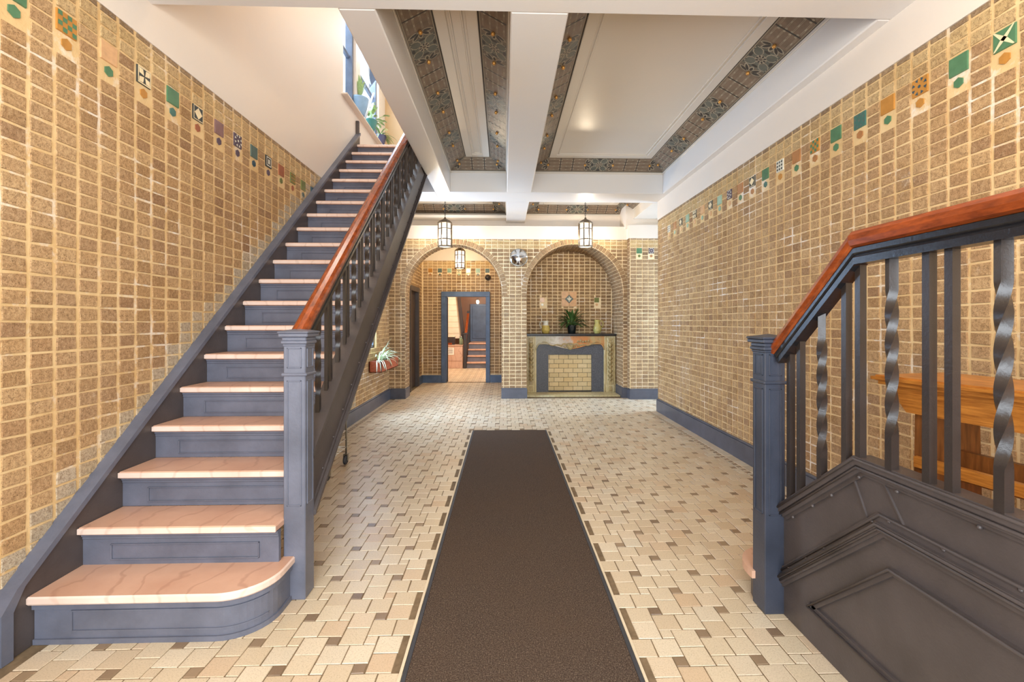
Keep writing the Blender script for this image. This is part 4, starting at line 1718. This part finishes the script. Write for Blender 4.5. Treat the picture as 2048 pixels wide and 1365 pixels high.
LB = 1.35
mb = MB()
bbox(mb, -.02, LB + .02, 0.0, .36, ZT - .022, ZT)
bbox(mb, -.03, LB + .03, -.012, .37, ZT - .018, ZT - .006)
bbox(mb, -.012, LB + .012, 0.004, .356, ZT - .036, ZT - .02)
mb.build('seat', ['bench'], BN)
mb = MB()
mb.prism([(0.0, ZT - .034), (LB, ZT - .034), (LB - .08, ZT - .135), (.075, ZT - .135)], fb, 0.03, 0.052, 0)
mb.build('apron', ['bench'], BN)
for a in (.09, LB - .12):
    mb = MB()
    fe = lambda p, q, d, a=a: fb(a + d, q, p)
    mb.prism([(.055, ZT - .036), (.33, ZT - .036), (.345, LZ + .001), (.265, LZ + .001), (.195, LZ + .16), (.125, LZ + .001), (.045, LZ + .001)], fe, 0, .03, 0)
    mb.build('end_board', ['bench_dark'], BN)
mb = MB()
bbox(mb, .11, LB - .1, .20, .226, LZ + .12, LZ + .235)
mb.build('stretcher', ['bench_dark'], BN)
mb = MB()
bbox(mb, .10, LB - .1, .032, .056, LZ + .175, LZ + .215)
mb.build('front_rail', ['bench'], BN)

# ------------------------------------------------------------------ lanterns


def lantern(x, y, zb, r, hh, ztop, label, watts=58, glow=(1.0, 0.82, 0.58)):
    o = thing('pendant_lantern', label, 'lantern', (x, y, zb), 'hanging lanterns')
    n = 8
    A = [2 * pi * (i + .5) / n for i in range(n)]
    z0, z1 = zb + .015, zb + hh * .86
    mb = MB()
    v = [(x + r * .93 * cos(a), y + r * .93 * sin(a), z) for z in (z0, z1) for a in A]
    mb.faces(v, [(i, (i + 1) % n, n + (i + 1) % n, n + i) for i in range(n)] + [tuple(range(n - 1, -1, -1))], 0)
    lbl(mb.build('glass_shade', ['lamp_glass'], o), 'lit white glass panes')
    mb = MB()
    for a in A:
        mb.tube([(x + r * cos(a), y + r * sin(a), z0 - .008), (x + r * cos(a), y + r * sin(a), z1)], r * .085, 6, 0, False)
    for t in (0.0, .30, .74, 1.0):
        z = z0 + (z1 - z0) * t
        pts = [(x + r * cos(a), y + r * sin(a), z) for a in A]
        mb.tube(pts, r * (.11 if t in (0.0, 1.0) else .075), 6, 0, False, True)
    mb.build('frame', ['bronze'], o)
    mb = MB()
    mb.lathe([(r * 1.1, 0), (r * 1.02, .012), (r * .8, .035), (r * .5, .055), (r * .2, .072), (r * .12, .095), (r * .05, .105)], (x, y, z1), 8, 0, False, pi / 8)
    mb.build('cap', ['bronze'], o)
    mb = MB()
    z = z1 + .10
    k = 0
    while z < ztop - .03:
        rr, hl = .010, .019
        pts = []
        for i in range(8):
            a = 2 * pi * i / 8
            px, pz = rr * cos(a), hl * sin(a)
            pts.append((x + (px if k % 2 else 0), y + (0 if k % 2 else px), z + hl + pz))
        mb.tube(pts, .0035, 5, 0, True, True)
        z += .030
        k += 1
    mb.lathe([(.045, 0), (.04, -.012), (.012, -.03)], (x, y, ztop), 12, 0)
    mb.build('chain', ['iron'], o)
    light('lantern_bulb', 'POINT', (x, y, zb + hh * .35), watts, glow, radius=0.04)
    return o


lantern(-0.98, 7.6, 2.605, 0.115, 0.47, Z2 - .125, 'lit eight-sided lantern hanging in front of the left arch')
lantern(1.365, 7.6, 2.615, 0.115, 0.47, Z2 - .125, 'lit eight-sided lantern hanging in front of the right arch above the fireplace')
lantern(-0.90, 9.35, 2.45, 0.105, 0.43, 3.25, 'lit lantern hanging inside the left arch above the far doorway', 80, (1.0, 0.80, 0.52))

# ------------------------------------------------------------------ round mirror on the pier
MR = thing('convex_mirror', 'round convex steel mirror on the brick pier between the two arches', 'mirror', (0.262, YB - .02, 2.515))
mb = MB()
n = 40
pr_ = [(0.0008, -.062), (.04, -.060), (.08, -.053), (.115, -.042), (.14, -.030), (.150, -.024)]
v = [(0.262 + r * cos(2 * pi * i / n), YB - .006 + d, 2.515 + r * sin(2 * pi * i / n)) for r, d in pr_ for i in range(n)]
mb.faces(v, [(k * n + i, k * n + (i + 1) % n, (k + 1) * n + (i + 1) % n, (k + 1) * n + i) for k in range(len(pr_) - 1) for i in range(n)], 0, True)
mb.build('mirror_face', ['mirror'], MR)
mb = MB()
pr_ = [(.149, -.026), (.157, -.026), (.160, -.018), (.157, -.004), (.150, -.004)]
v = [(0.262 + r * cos(2 * pi * i / n), YB - .008 + d, 2.515 + r * sin(2 * pi * i / n)) for r, d in pr_ for i in range(n)]
mb.faces(v, [(k * n + i, k * n + (i + 1) % n, (k + 1) * n + (i + 1) % n, (k + 1) * n + i) for k in range(len(pr_) - 1) for i in range(n)], 0, True)
mb.build('rim', ['steel'], MR)

# ------------------------------------------------------------------ fireplace mantel
FP = thing('fireplace_mantel', 'carved marble fireplace surround in the right arch with blocked cream brick opening', 'fireplace', (1.275, 8.75, 0.0))
FY = 8.62
fr_m = lambda a, b, d: (a, FY - d, b)
MX0, MX1 = 0.425, 2.125
mb = MB()
mb.box(MX0 - 0.005, MX1 + .01, FY - .05, YN - .002, 1.112, 1.142, 0, .006)
mb.box(MX0, MX1, FY - .03, YN - .002, 1.096, 1.112, 0, .004)
lbl(mb.build('shelf', ['black_stone'], FP), 'thin black marble shelf')
OX0, OX1 = 0.60, 1.915
xm = (OX0 + OX1) / 2


def wave(x):
    """underside of the frieze: rounded shoulders falling to a drop in the middle"""
    t = abs(x - xm) / ((OX1 - OX0) / 2)
    z = .952 - .088 * (0.5 + 0.5 * cos(min(1, t / .74) * pi))
    if t > .86:
        z -= .12 * ((t - .86) / .14) ** 2.6
    return z


xs_ = [OX0 + (OX1 - OX0) * i / 44 for i in range(45)]
mb = MB()
mb.prism([(MX0 + .16, 1.096)] + [(OX0 - .012, 1.096)][:0] + [(OX0 - .012, wave(OX0))] + [(x, wave(x)) for x in xs_] + [(OX1 + .012, wave(OX1)), (MX1 - .16, 1.096)], fr_m, -.06, .0, 0)
mb.tube([(x, FY - .004, wave(x)) for x in xs_], .013, 6, 0)
mb.tube([(x, FY - .002, wave(x) + .028) for x in xs_[4:-4]], .006, 6, 0)
lbl(mb.build('frieze_panel', ['onyx'], FP), 'scalloped frieze of white and orange marble')
mb = MB()
# cartouche: shell and scrolls
for s in (-1, 1):
    P = []
    for i in range(30):
        a = i / 29 * 2.3 * pi
        rr = .058 * (1 - i / 34)
        P.append((xm + s * (.105 + rr * cos(a) * .9), FY - .016, .905 + rr * sin(a)))
    mb.tube(P, [.016 * (1 - i / 48) for i in range(30)], 6, 0)
    mb.tube([(xm + s * (.16 + .045 * i), FY - .010, .900 + .009 * i + .020 * sin(i * 1.1)) for i in range(9)], [.015 - .0012 * i for i in range(9)], 6, 0)
for i in range(9):
    a = pi + pi * i / 8
    mb.tube([(xm, FY - .014, .925), (xm + .062 * cos(a), FY - .03, .925 + .088 * sin(a))], [.009, .016], 6, 0)
mb.tube([(xm + .07 * cos(pi * i / 10), FY - .014, .93 + .03 * sin(pi * i / 10)) for i in range(11)], .012, 6, 0)
for i in range(5):
    mb.ball((xm + .15 + .05 * i, FY - .006, 1.0 + .012 * sin(i * 2.1)), .019, 0, 8)
    mb.tube([(xm + .13 + .05 * i, FY - .006, .975), (xm + .15 + .05 * i, FY - .012, 1.0), (xm + .175 + .05 * i, FY - .006, .98)], .008, 5, 0)
mb.build('cartouche', ['carved'], FP)
for s, (a, b) in ((-1, (MX0, OX0)), (1, (OX1, MX1))):
    mb = MB()
    mb.box(a, b, FY - .0, YN - .34, .03, 1.096, 0)
    mb.box(a + .045, b - .045, FY - .022, FY + .01, .20, 1.07, 0, .006)
    mb.box(a + .03, b - .03, FY - .03, FY + .01, .03, .17, 0, .006)
    mb.box(a, b, FY - .002, YN - .002, .03, 1.096, 0)
    cx_ = (a + b) / 2
    e = b if s < 0 else a
    mb.box(e - .014, e + .014, FY - .014, FY + .02, .03, wave(OX0) + .02, 0, .005)
    for q in (a + .012, b - .012):
        mb.box(q - .008, q + .008, FY - .016, FY + .01, .19, 1.085, 0, .004)
    po = mb.build('pilaster', ['mantel_stone'], FP)
    mb = MB()
    for i in range(9):
        z = .27 + i * .082
        w = .022 + .004 * (i % 3)
        mb.ball((cx_, FY - .03, z), w, 0, 8, 1.5)
        for sg in (-1, 1):
            mb.tube([(cx_ + sg * .042, FY - .024, z - .01), (cx_ + sg * .018, FY - .032, z + .03), (cx_ + sg * .034, FY - .024, z + .06)], [.009, .012, .006], 6, 0)
    mb.box(cx_ - .03, cx_ + .03, FY - .027, FY - .012, .05, 1.05, 0, .004)
    mb.box(cx_ - .038, cx_ + .038, FY - .04, FY - .02, 1.02, 1.06, 0, .008)
    mb.box(cx_ - .03, cx_ + .03, FY - .042, FY - .02, .05, .15, 0, .008)
    lbl(mb.build('carved_drop', ['carved'], po), 'carved leaf drop')
IX0, IX1, IZ = 0.845, 1.675, .745
mb = MB()
mb.box(OX0, IX0, FY + .03, FY + .06, .03, 1.0, 0)
mb.box(IX1, OX1, FY + .03, FY + .06, .03, 1.0, 0)
mb.box(IX0, IX1, FY + .03, FY + .06, IZ, 1.0, 0)
lbl(mb.build('slip', ['speckle'], FP), 'dark speckled slip round the opening')
mb = MB()
mb.box(IX0 - .01, IX1 + .01, FY + .075, FY + .09, .03, IZ + .01, 1)
mb.box(IX0 - .002, IX1 + .002, FY + .031, FY + .078, .028, .05, 1)
fr_fb = lambda a, b, d: (a, FY + .075 - d, b)
bricks(mb, fr_fb, IX0, IX1, IZ - .005, .05, .182, .0868, [], None, depth=.012, bev=.003, mort=.006, bond='run', pa=IX0 + .022, jit=.0006)
lbl(mb.build('fire_brick_panel', ['firebrick', 'black_stone'], FP), 'cream fire brick blocking the opening')
mb = MB()
mb.box(A1[0] - A1[1] + .012, A1[0] + A1[1] - .03, 8.22, FY + .05, 0.002, .03, 0, .004)
mb.build('hearth_slab', ['mantel_stone'], FP)

# ------------------------------------------------------------------ things on the mantel


def jug(x, y, z, h, w, mats, split, sgn, label):
    o = thing('jug', label, 'jug', (x, y, z), 'jugs on the mantel')
    prof = [(.30, 0), (.36, .03), (.47, .18), (.50, .32), (.47, .48), (.36, .64), (.30, .74), (.31, .86), (.36, .97), (.34, 1.0), (.28, .93), (.26, .8)]
    mb = MB()
    P = [(r * w, q * h) for r, q in prof]
    n = 24
    v = [(x + r * cos(2 * pi * i / n), y + r * sin(2 * pi * i / n), z + q) for r, q in P for i in range(n)]
    for k in range(len(P) - 1):
        mm = 1 if prof[k][1] >= split else 0
        mb.faces(v, [(k * n + i, k * n + (i + 1) % n, (k + 1) * n + (i + 1) % n, (k + 1) * n + i) for i in range(n)], mm, True)
    mb.faces(v, [tuple(range(n - 1, -1, -1))], 0)
    mb.build('body', mats, o)
    mb = MB()
    mb.tube([(x + sgn * w * a, y, z + h * b) for a, b in ((.30, .92), (.50, .95), (.66, .86), (.70, .70), (.62, .52), (.47, .42))], .009, 8, 0)
    mb.build('handle', [mats[1]], o)
    return o


M['jug_y'] = mat_plain('mustard_glaze', L(206, 180, 96), 0.25, 0.5, var=0.2, scale=25)
M['jug_w'] = mat_plain('white_glaze', L(226, 222, 208), 0.25, 0.5, var=0.06)
M['jug_o'] = mat_plain('olive_yellow_glaze', L(196, 184, 110), 0.25, 0.5, var=0.22, scale=20)
MZ = 1.1425
jug(0.805, 8.76, MZ, .245, .165, ['jug_y', 'jug_w'], .5, -1, 'white and mustard jug standing left of the potted plant on the mantel')
jug(1.805, 8.76, MZ, .262, .165, ['jug_o', 'jug_o'], 2, 1, 'olive yellow jug standing right of the potted plant on the mantel')


def leaf_blade(mb, p0, d, ln, w, droop, m=0, fold=.25):
    """arched leaf with a midrib fold"""
    d = Vector(d).normalized()
    side = d.cross(Vector((0, 0, 1)))
    if side.length < .05:
        side = Vector((1, 0, 0))
    side.normalize()
    N = 7
    p = Vector(p0)
    v = []
    cur = d.copy()
    for i in range(N + 1):
        t = i / N
        ww = w * (sin(pi * min(1, t * .92 + .06)) ** .8)
        up = side.cross(cur)
        v += [tuple(p - side * ww + up * fold * ww), tuple(p), tuple(p + side * ww + up * fold * ww)]
        cur = (cur + Vector((0, 0, -droop / N))).normalized()
        p = p + cur * (ln / N)
    f = []
    for i in range(N):
        a = i * 3
        f += [(a, a + 1, a + 4, a + 3), (a + 1, a + 2, a + 5, a + 4)]
    mb.faces(v, f, m, True)


def potted(name, label, x, y, z, pr, ph, pot_mat, leaves, group=None, leaf='leaf', pot_prof=None):
    o = thing(name, label, 'plant', (x, y, z), group)
    mb = MB()
    pp = pot_prof or [(.72, 0), (.78, .05), (.95, .85), (1.0, .88), (1.0, 1.0), (.9, 1.0), (.88, .9)]
    mb.lathe([(a * pr, b * ph) for a, b in pp], (x, y, z), 24, 0)
    mb.build('pot', [pot_mat], o)
    mb = MB()
    mb.lathe([(pr * .86, -.004), (pr * .86, 0), (.001, .006)], (x, y, z + ph * .9), 16, 0)
    mb.build('soil', ['soil'], o)
    mb = MB()
    leaves(mb, x, y, z + ph * .9)
    mb.build('foliage', [leaf], o)
    return o


def peace_lily(mb, x, y, z):
    rnd = random.Random(3)
    for i in range(64):
        a = rnd.uniform(0, 2 * pi)
        el = rnd.uniform(.12, 1.3)
        st = rnd.uniform(.07, .20)
        dv = Vector((cos(a) * cos(el), sin(a) * cos(el) * (.5 if sin(a) < 0 else .15), sin(el)))
        b = Vector((x + .03 * cos(a), y + .03 * sin(a), z))
        e = b + dv * st
        mb.tube([tuple(b), tuple(e)], .003, 4, 0)
        leaf_blade(mb, e, dv + Vector((0, 0, -.1)), rnd.uniform(.15, .23), rnd.uniform(.022, .034), rnd.uniform(.6, 1.7))


potted('potted_plant', 'leafy dark green plant in a glossy black pot at the middle of the mantel', 1.30, 8.71, MZ, .092, .165, 'black_gloss', peace_lily)

# ------------------------------------------------------------------ window box with a spider plant on the left wall
PB = thing('window_box', 'terracotta coloured wooden window box under the left rear window', 'planter', (XL + .1, 7.4, .62))
mb = MB()
bx0, bx1, by0, by1, bz0, bz1 = XL + .014, XL + .20, 6.90, 7.98, .60, .77
mb.box(bx1 - .016, bx1, by0, by1, bz0, bz1, 0, .003)
mb.box(bx0, bx0 + .014, by0, by1, bz0, bz1, 0, .003)
mb.box(bx0, bx1, by0, by0 + .016, bz0, bz1, 0, .003)
mb.box(bx0, bx1, by1 - .016, by1, bz0, bz1, 0, .003)
mb.box(bx0, bx1, by0, by1, bz0, bz0 + .014, 0, .003)
mb.build('box', ['crate'], PB)
mb = MB()
for y in (7.08, 7.44, 7.86):
    mb = MB()
    mb.box(bx1, bx1 + .003, y - .012, y + .012, bz0 + .05, bz0 + .11, 0)
    mb.build('metal_plate', ['iron'], PB)
mb = MB()
mb.box(bx0 + .014, bx1 - .016, by0 + .016, by1 - .016, bz1 - .04, bz1 - .025, 0)
mb.build('soil', ['soil'], PB)
SPL = thing('spider_plant', 'pale striped spider plant growing in the window box on the left', 'plant', (XL + .1, 7.2, .75))
mb = MB()
rnd = random.Random(5)
for i in range(60):
    a = rnd.uniform(0, 2 * pi)
    y = rnd.uniform(6.96, 7.3)
    el = rnd.uniform(.5, 1.3)
    leaf_blade(mb, (XL + .11, y, .755), (abs(cos(a)) * cos(el) * .5 + .04, sin(a) * cos(el), sin(el)), rnd.uniform(.22, .42), rnd.uniform(.005, .009), rnd.uniform(1.2, 2.6), 0, .4)
mb.build('foliage', ['leaf_spider'], SPL)

# ------------------------------------------------------------------ folded cart under the stairs
CT = thing('shopping_cart', 'wheeled wire cart parked under the long staircase', 'cart', (-1.62, 4.1, 0.0))
mb = MB()
cx0, cx1, cy0, cy1 = -1.78, -1.515, 3.965, 4.415
for x in (cx0, cx1):
    mb.tube([(x, cy0, .10), (x, cy0, .42), (x, cy0 + .04, .46), (x, cy1 - .04, .46), (x, cy1, .42), (x, cy1, .10)], .008, 8, 0)
for y in (cy0, cy1):
    mb.tube([(cx0, y, .16), (cx1, y, .16)], .007, 8, 0)
    mb.tube([(cx0, y, .46), (cx1, y, .46)], .007, 8, 0)
mb.build('frame', ['steel'], CT)
mb = MB()
for i in range(7):
    y = cy0 + (cy1 - cy0) * i / 6
    mb.tube([(cx0, y, .165), (cx1 + .012, y, .165)], .0035, 5, 0)
for z in (.16, .24, .32, .40):
    for x in (cx0, cx1):
        mb.tube([(x, cy0, z), (x, cy1, z)], .003, 5, 0)
mb.build('wire_basket', ['white_wood'], CT)
for x in (cx0, cx1):
    for y in (cy0, cy1):
        mb = MB()
        n = 20
        prof = [(.014, -.015), (.036, -.015), (.044, -.009), (.044, .009), (.036, .015), (.014, .015)]
        v = [(x + d, y - .015 + r * cos(2 * pi * i / n), .044 + r * sin(2 * pi * i / n)) for r, d in prof for i in range(n)]
        mb.faces(v, [(k * n + i, k * n + (i + 1) % n, ((k + 1) % 6) * n + (i + 1) % n, ((k + 1) % 6) * n + i) for k in range(6) for i in range(n)], 0, True)
        w = mb.build('caster', ['rubber'], CT)
        mb = MB()
        for s in (-1, 1):
            mb.box(x + s * .019 - .002, x + s * .019 + .002, y - .024, y + .012, .036, .094, 0)
        mb.box(x - .021, x + .021, y - .024, y + .016, .090, .102, 0, .003)
        mb.tube([(x - .02, y - .015, .044), (x + .02, y - .015, .044)], .005, 6, 0)
        mb.build('fork', ['steel'], w)

# ------------------------------------------------------------------ plants on the landing sill
SZ = 4.2455


def yucca(mb, x, y, z):
    rnd = random.Random(9)
    for i in range(16):
        a = rnd.uniform(0, 2 * pi)
        leaf_blade(mb, (x, y, z), ((cos(a) + .6) * .2, sin(a) * .28, 1), rnd.uniform(.25, .42), .016, rnd.uniform(.1, .6))


def bushy(mb, x, y, z):
    rnd = random.Random(11)
    for i in range(26):
        a = rnd.uniform(0, 2 * pi)
        el = rnd.uniform(.2, 1.4)
        dv = Vector(((cos(a) + .7) * cos(el) * .6, sin(a) * cos(el), sin(el)))
        b = Vector((x, y, z))
        e = b + dv * rnd.uniform(.08, .22)
        mb.tube([tuple(b), tuple(e)], .003, 4, 0)
        leaf_blade(mb, e, dv, rnd.uniform(.08, .13), .026, rnd.uniform(.4, 1.2))


def trailing(mb, x, y, z):
    rnd = random.Random(13)
    for i in range(34):
        a = rnd.uniform(0, 2 * pi)
        el = rnd.uniform(.4, 1.2)
        leaf_blade(mb, (x, y, z), ((cos(a) + .7) * cos(el) * .6, sin(a) * cos(el), sin(el)), rnd.uniform(.2, .36), .010, rnd.uniform(1.0, 2.4))


BOWL = [(.55, 0), (.6, .04), (.84, .5), (1.0, .92), (1.03, 1.0), (.95, 1.0), (.9, .9)]
potted('potted_plant', 'tall pale blue pot with a spiky plant on the landing window sill', -2.02, 6.42, SZ, .125, .235, 'pot_blue', yucca, 'landing sill plants', 'leaf_light', BOWL)
potted('potted_plant', 'teal pot with a bushy light green plant, middle of the landing window sill', -2.02, 6.94, SZ, .10, .16, 'pot_teal', bushy, 'landing sill plants', 'leaf_light', BOWL)
potted('potted_plant', 'plum pot with a trailing plant at the far end of the landing window sill', -2.02, 7.50, SZ, .095, .16, 'pot_plum', trailing, 'landing sill plants', 'leaf_light', BOWL)
mb = MB()
mb.tube([(-1.99, 6.575, SZ + .02), (-1.96, 6.90, SZ + .56)], .013, 8, 0)
tag(mb.build('wooden_stick', ['white_wood']), 'white stick leaning from the pale blue pot on the landing sill', 'stick')

# ------------------------------------------------------------------ room seen through the rear doorway
mb = MB()
mb.box(-2.3, -2.2, YV + .1, 16, 0, 3.3, 0)
struct(mb.build('wall_rear_left', ['tan_wall']))
mb = MB()
mb.box(1.2, 1.3, YV + .1, 16, 0, 3.3, 0)
struct(mb.build('wall_rear_right', ['tan_wall']))
mb = MB()
mb.box(-2.3, 1.3, 15.6, 15.7, 0, 3.3, 0)
struct(mb.build('wall_rear_end', ['brown_wall']))
mb = MB()
mb.box(-2.3, 1.3, YV + .1, 16, 3.3, 3.35, 0)
struct(mb.build('ceiling_rear', ['ceiling']))
mb = MB()
quad_holes(mb, lambda a, b, d: (a, YV + .1 + d, b), -2.3, 1.3, 0, 3.3, [DR], 0)
struct(mb.build('wall_rear_front', ['tan_wall']))

RS_ = thing('rear_staircase', 'short flight of dark steps with pale treads seen through the far doorway', 'staircase', (-.6, 13.6, 0))
for k in range(4):
    zt = .178 * (k + 1)
    yf = 13.45 + .25 * k
    mb = MB()
    mb.box(-1.10, .6, yf, yf + (.29 if k < 3 else 1.3), zt - .035, zt, 0, .006)
    mb.build('tread' if k < 3 else 'landing', ['peach'], RS_)
    mb = MB()
    mb.box(-1.10, .6, yf + .03, yf + .05, zt - .178, zt - .035, 0)
    mb.build('riser', ['slate'], RS_)
mb = MB()
mb.box(-1.195, -1.105, 13.42, 13.52, 0, 1.04, 0, .005)
mb.box(-1.21, -1.09, 13.405, 13.535, 1.0, 1.05, 0, .006)
mb.build('newel_post', ['iron'], RS_)
mb = MB()
mb.prism([(13.5, .86), (14.5, 1.6), (14.5, 1.68), (13.5, .97)], lambda a, b, d: (d, a, b), -1.17, -1.10, 0)
lbl(mb.build('handrail', ['rail'], RS_), 'orange wooden handrail')
mb = MB()
mb.box(-1.17, -1.09, 14.45, 14.53, .7, 1.72, 0, .005)
mb.build('upper_post', ['iron'], RS_)
for i in range(4):
    mb = MB()
    y = 13.7 + i * .2
    mb.box(-1.145, -1.125, y - .01, y + .01, .05 + .72 * (y - 13.45), .9 + .74 * (y - 13.5), 0)
    mb.build('baluster', ['iron'], RS_)

UF = thing('upper_stair_flight', 'underside of a cream boarded upper stair flight seen through the far doorway', 'staircase', (-1.5, 14.2, .9))
mb = MB()
z = .86
k = 0
while z < 2.3:
    xr = -1.29 - (z - .86) * .085
    mb.box(-2.2, xr, 14.1 - k * .0, 14.14 + .02, z, z + .170, 0, .006)
    mb.box(-2.2, xr, 14.09, 14.11, z + .158, z + .174, 0, .003)
    z += .174
    k += 1
mb.build('boarding', ['clapboard'], UF)
mb = MB()
mb.prism([(-1.30, .80), (-1.20, .80), (-1.36, 2.3), (-1.46, 2.3)], lambda a, b, d: (a, d, b), 14.02, 14.16, 0)
mb.build('string', ['door_brown'], UF)

CB = thing('low_cupboard', 'low pinkish brown cupboard beside the rear steps seen through the far doorway', 'cupboard', (-1.7, 13.7, 0))
mb = MB()
mb.box(-2.18, -1.215, 13.47, 14.0, 0, .66, 0, .006)
mb.box(-2.18, -1.205, 13.455, 14.0, .66, .69, 0, .006)
mb.box(-2.1, -1.26, 13.462, 13.472, .22, .23, 0)
mb.build('body', ['pinkslab'], CB)
mb = MB()
mb.box(-1.665, -1.475, 13.458, 13.462, .40, .61, 0)
for i in range(5):
    mb.box(-1.645 + .01 * (i % 2), -1.51, 13.4565, 13.459, .575 - .033 * i, .585 - .033 * i, 1)
nt = mb.build('posted_notice', ['paper', 'ink'])
tag(nt, 'white printed notice taped to the front of the low cupboard', 'notice')
BXX = thing('storage_box', 'dark box standing on the low cupboard seen through the far doorway', 'box', (-1.6, 13.7, .69))
mb = MB()
mb.box(-1.72, -1.47, 13.58, 13.8, .692, .92, 0, .006)
mb.build('body', ['door_brown'], BXX)
mb = MB()
mb.box(-1.73, -1.46, 13.57, 13.81, .92, .95, 0, .006)
mb.build('lid', ['clapboard'], BXX)
mb = MB()
mb.box(-1.68, -1.54, 13.49, 13.565, .692, .75, 0, .006)
tag(mb.build('small_box', ['rail']), 'small reddish box in front of the dark box on the low cupboard', 'box')
JR = thing('glass_jar', 'pale glass jar at the right end of the low cupboard top', 'jar', (-1.29, 13.7, .69))
mb = MB()
mb.lathe([(.05, 0), (.06, .02), (.06, .15), (.035, .19), (.035, .22)], (-1.29, 13.7, .692), 16, 0)
mb.build('body', ['t_mint'], JR)
mb = MB()
mb.lathe([(.04, 0), (.04, .03)], (-1.29, 13.7, .912), 16, 0)
mb.build('lid', ['steel'], JR)
# blue door on the rear landing, lamp above
mb = MB()
mb.box(-1.15, -.40, 15.50, 15.6, .71, 1.98, 0, .006)
mb.box(-1.08, -.52, 15.48, 15.51, .8, 1.9, 0, .01)
struct(mb.build('door_4', ['blue']))
LP = thing('wall_lamp', 'small lit lamp above the blue rear door', 'lamp', (-.86, 15.3, 2.0))
mb = MB()
mb.lathe([(.02, 0), (.045, .03), (.05, .09), (.03, .13)], (-.89, 15.40, 1.98), 12, 0)
lbl(mb.build('shade', ['bulb'], LP), 'lit glass shade')
mb = MB()
mb.box(-.92, -.86, 15.44, 15.602, 2.10, 2.14, 0, .004)
mb.lathe([(.03, 0), (.02, .03)], (-.89, 15.40, 2.105), 10, 0)
mb.box(-.90, -.88, 15.40, 15.46, 2.11, 2.125, 0)
mb.build('bracket', ['bronze'], LP)
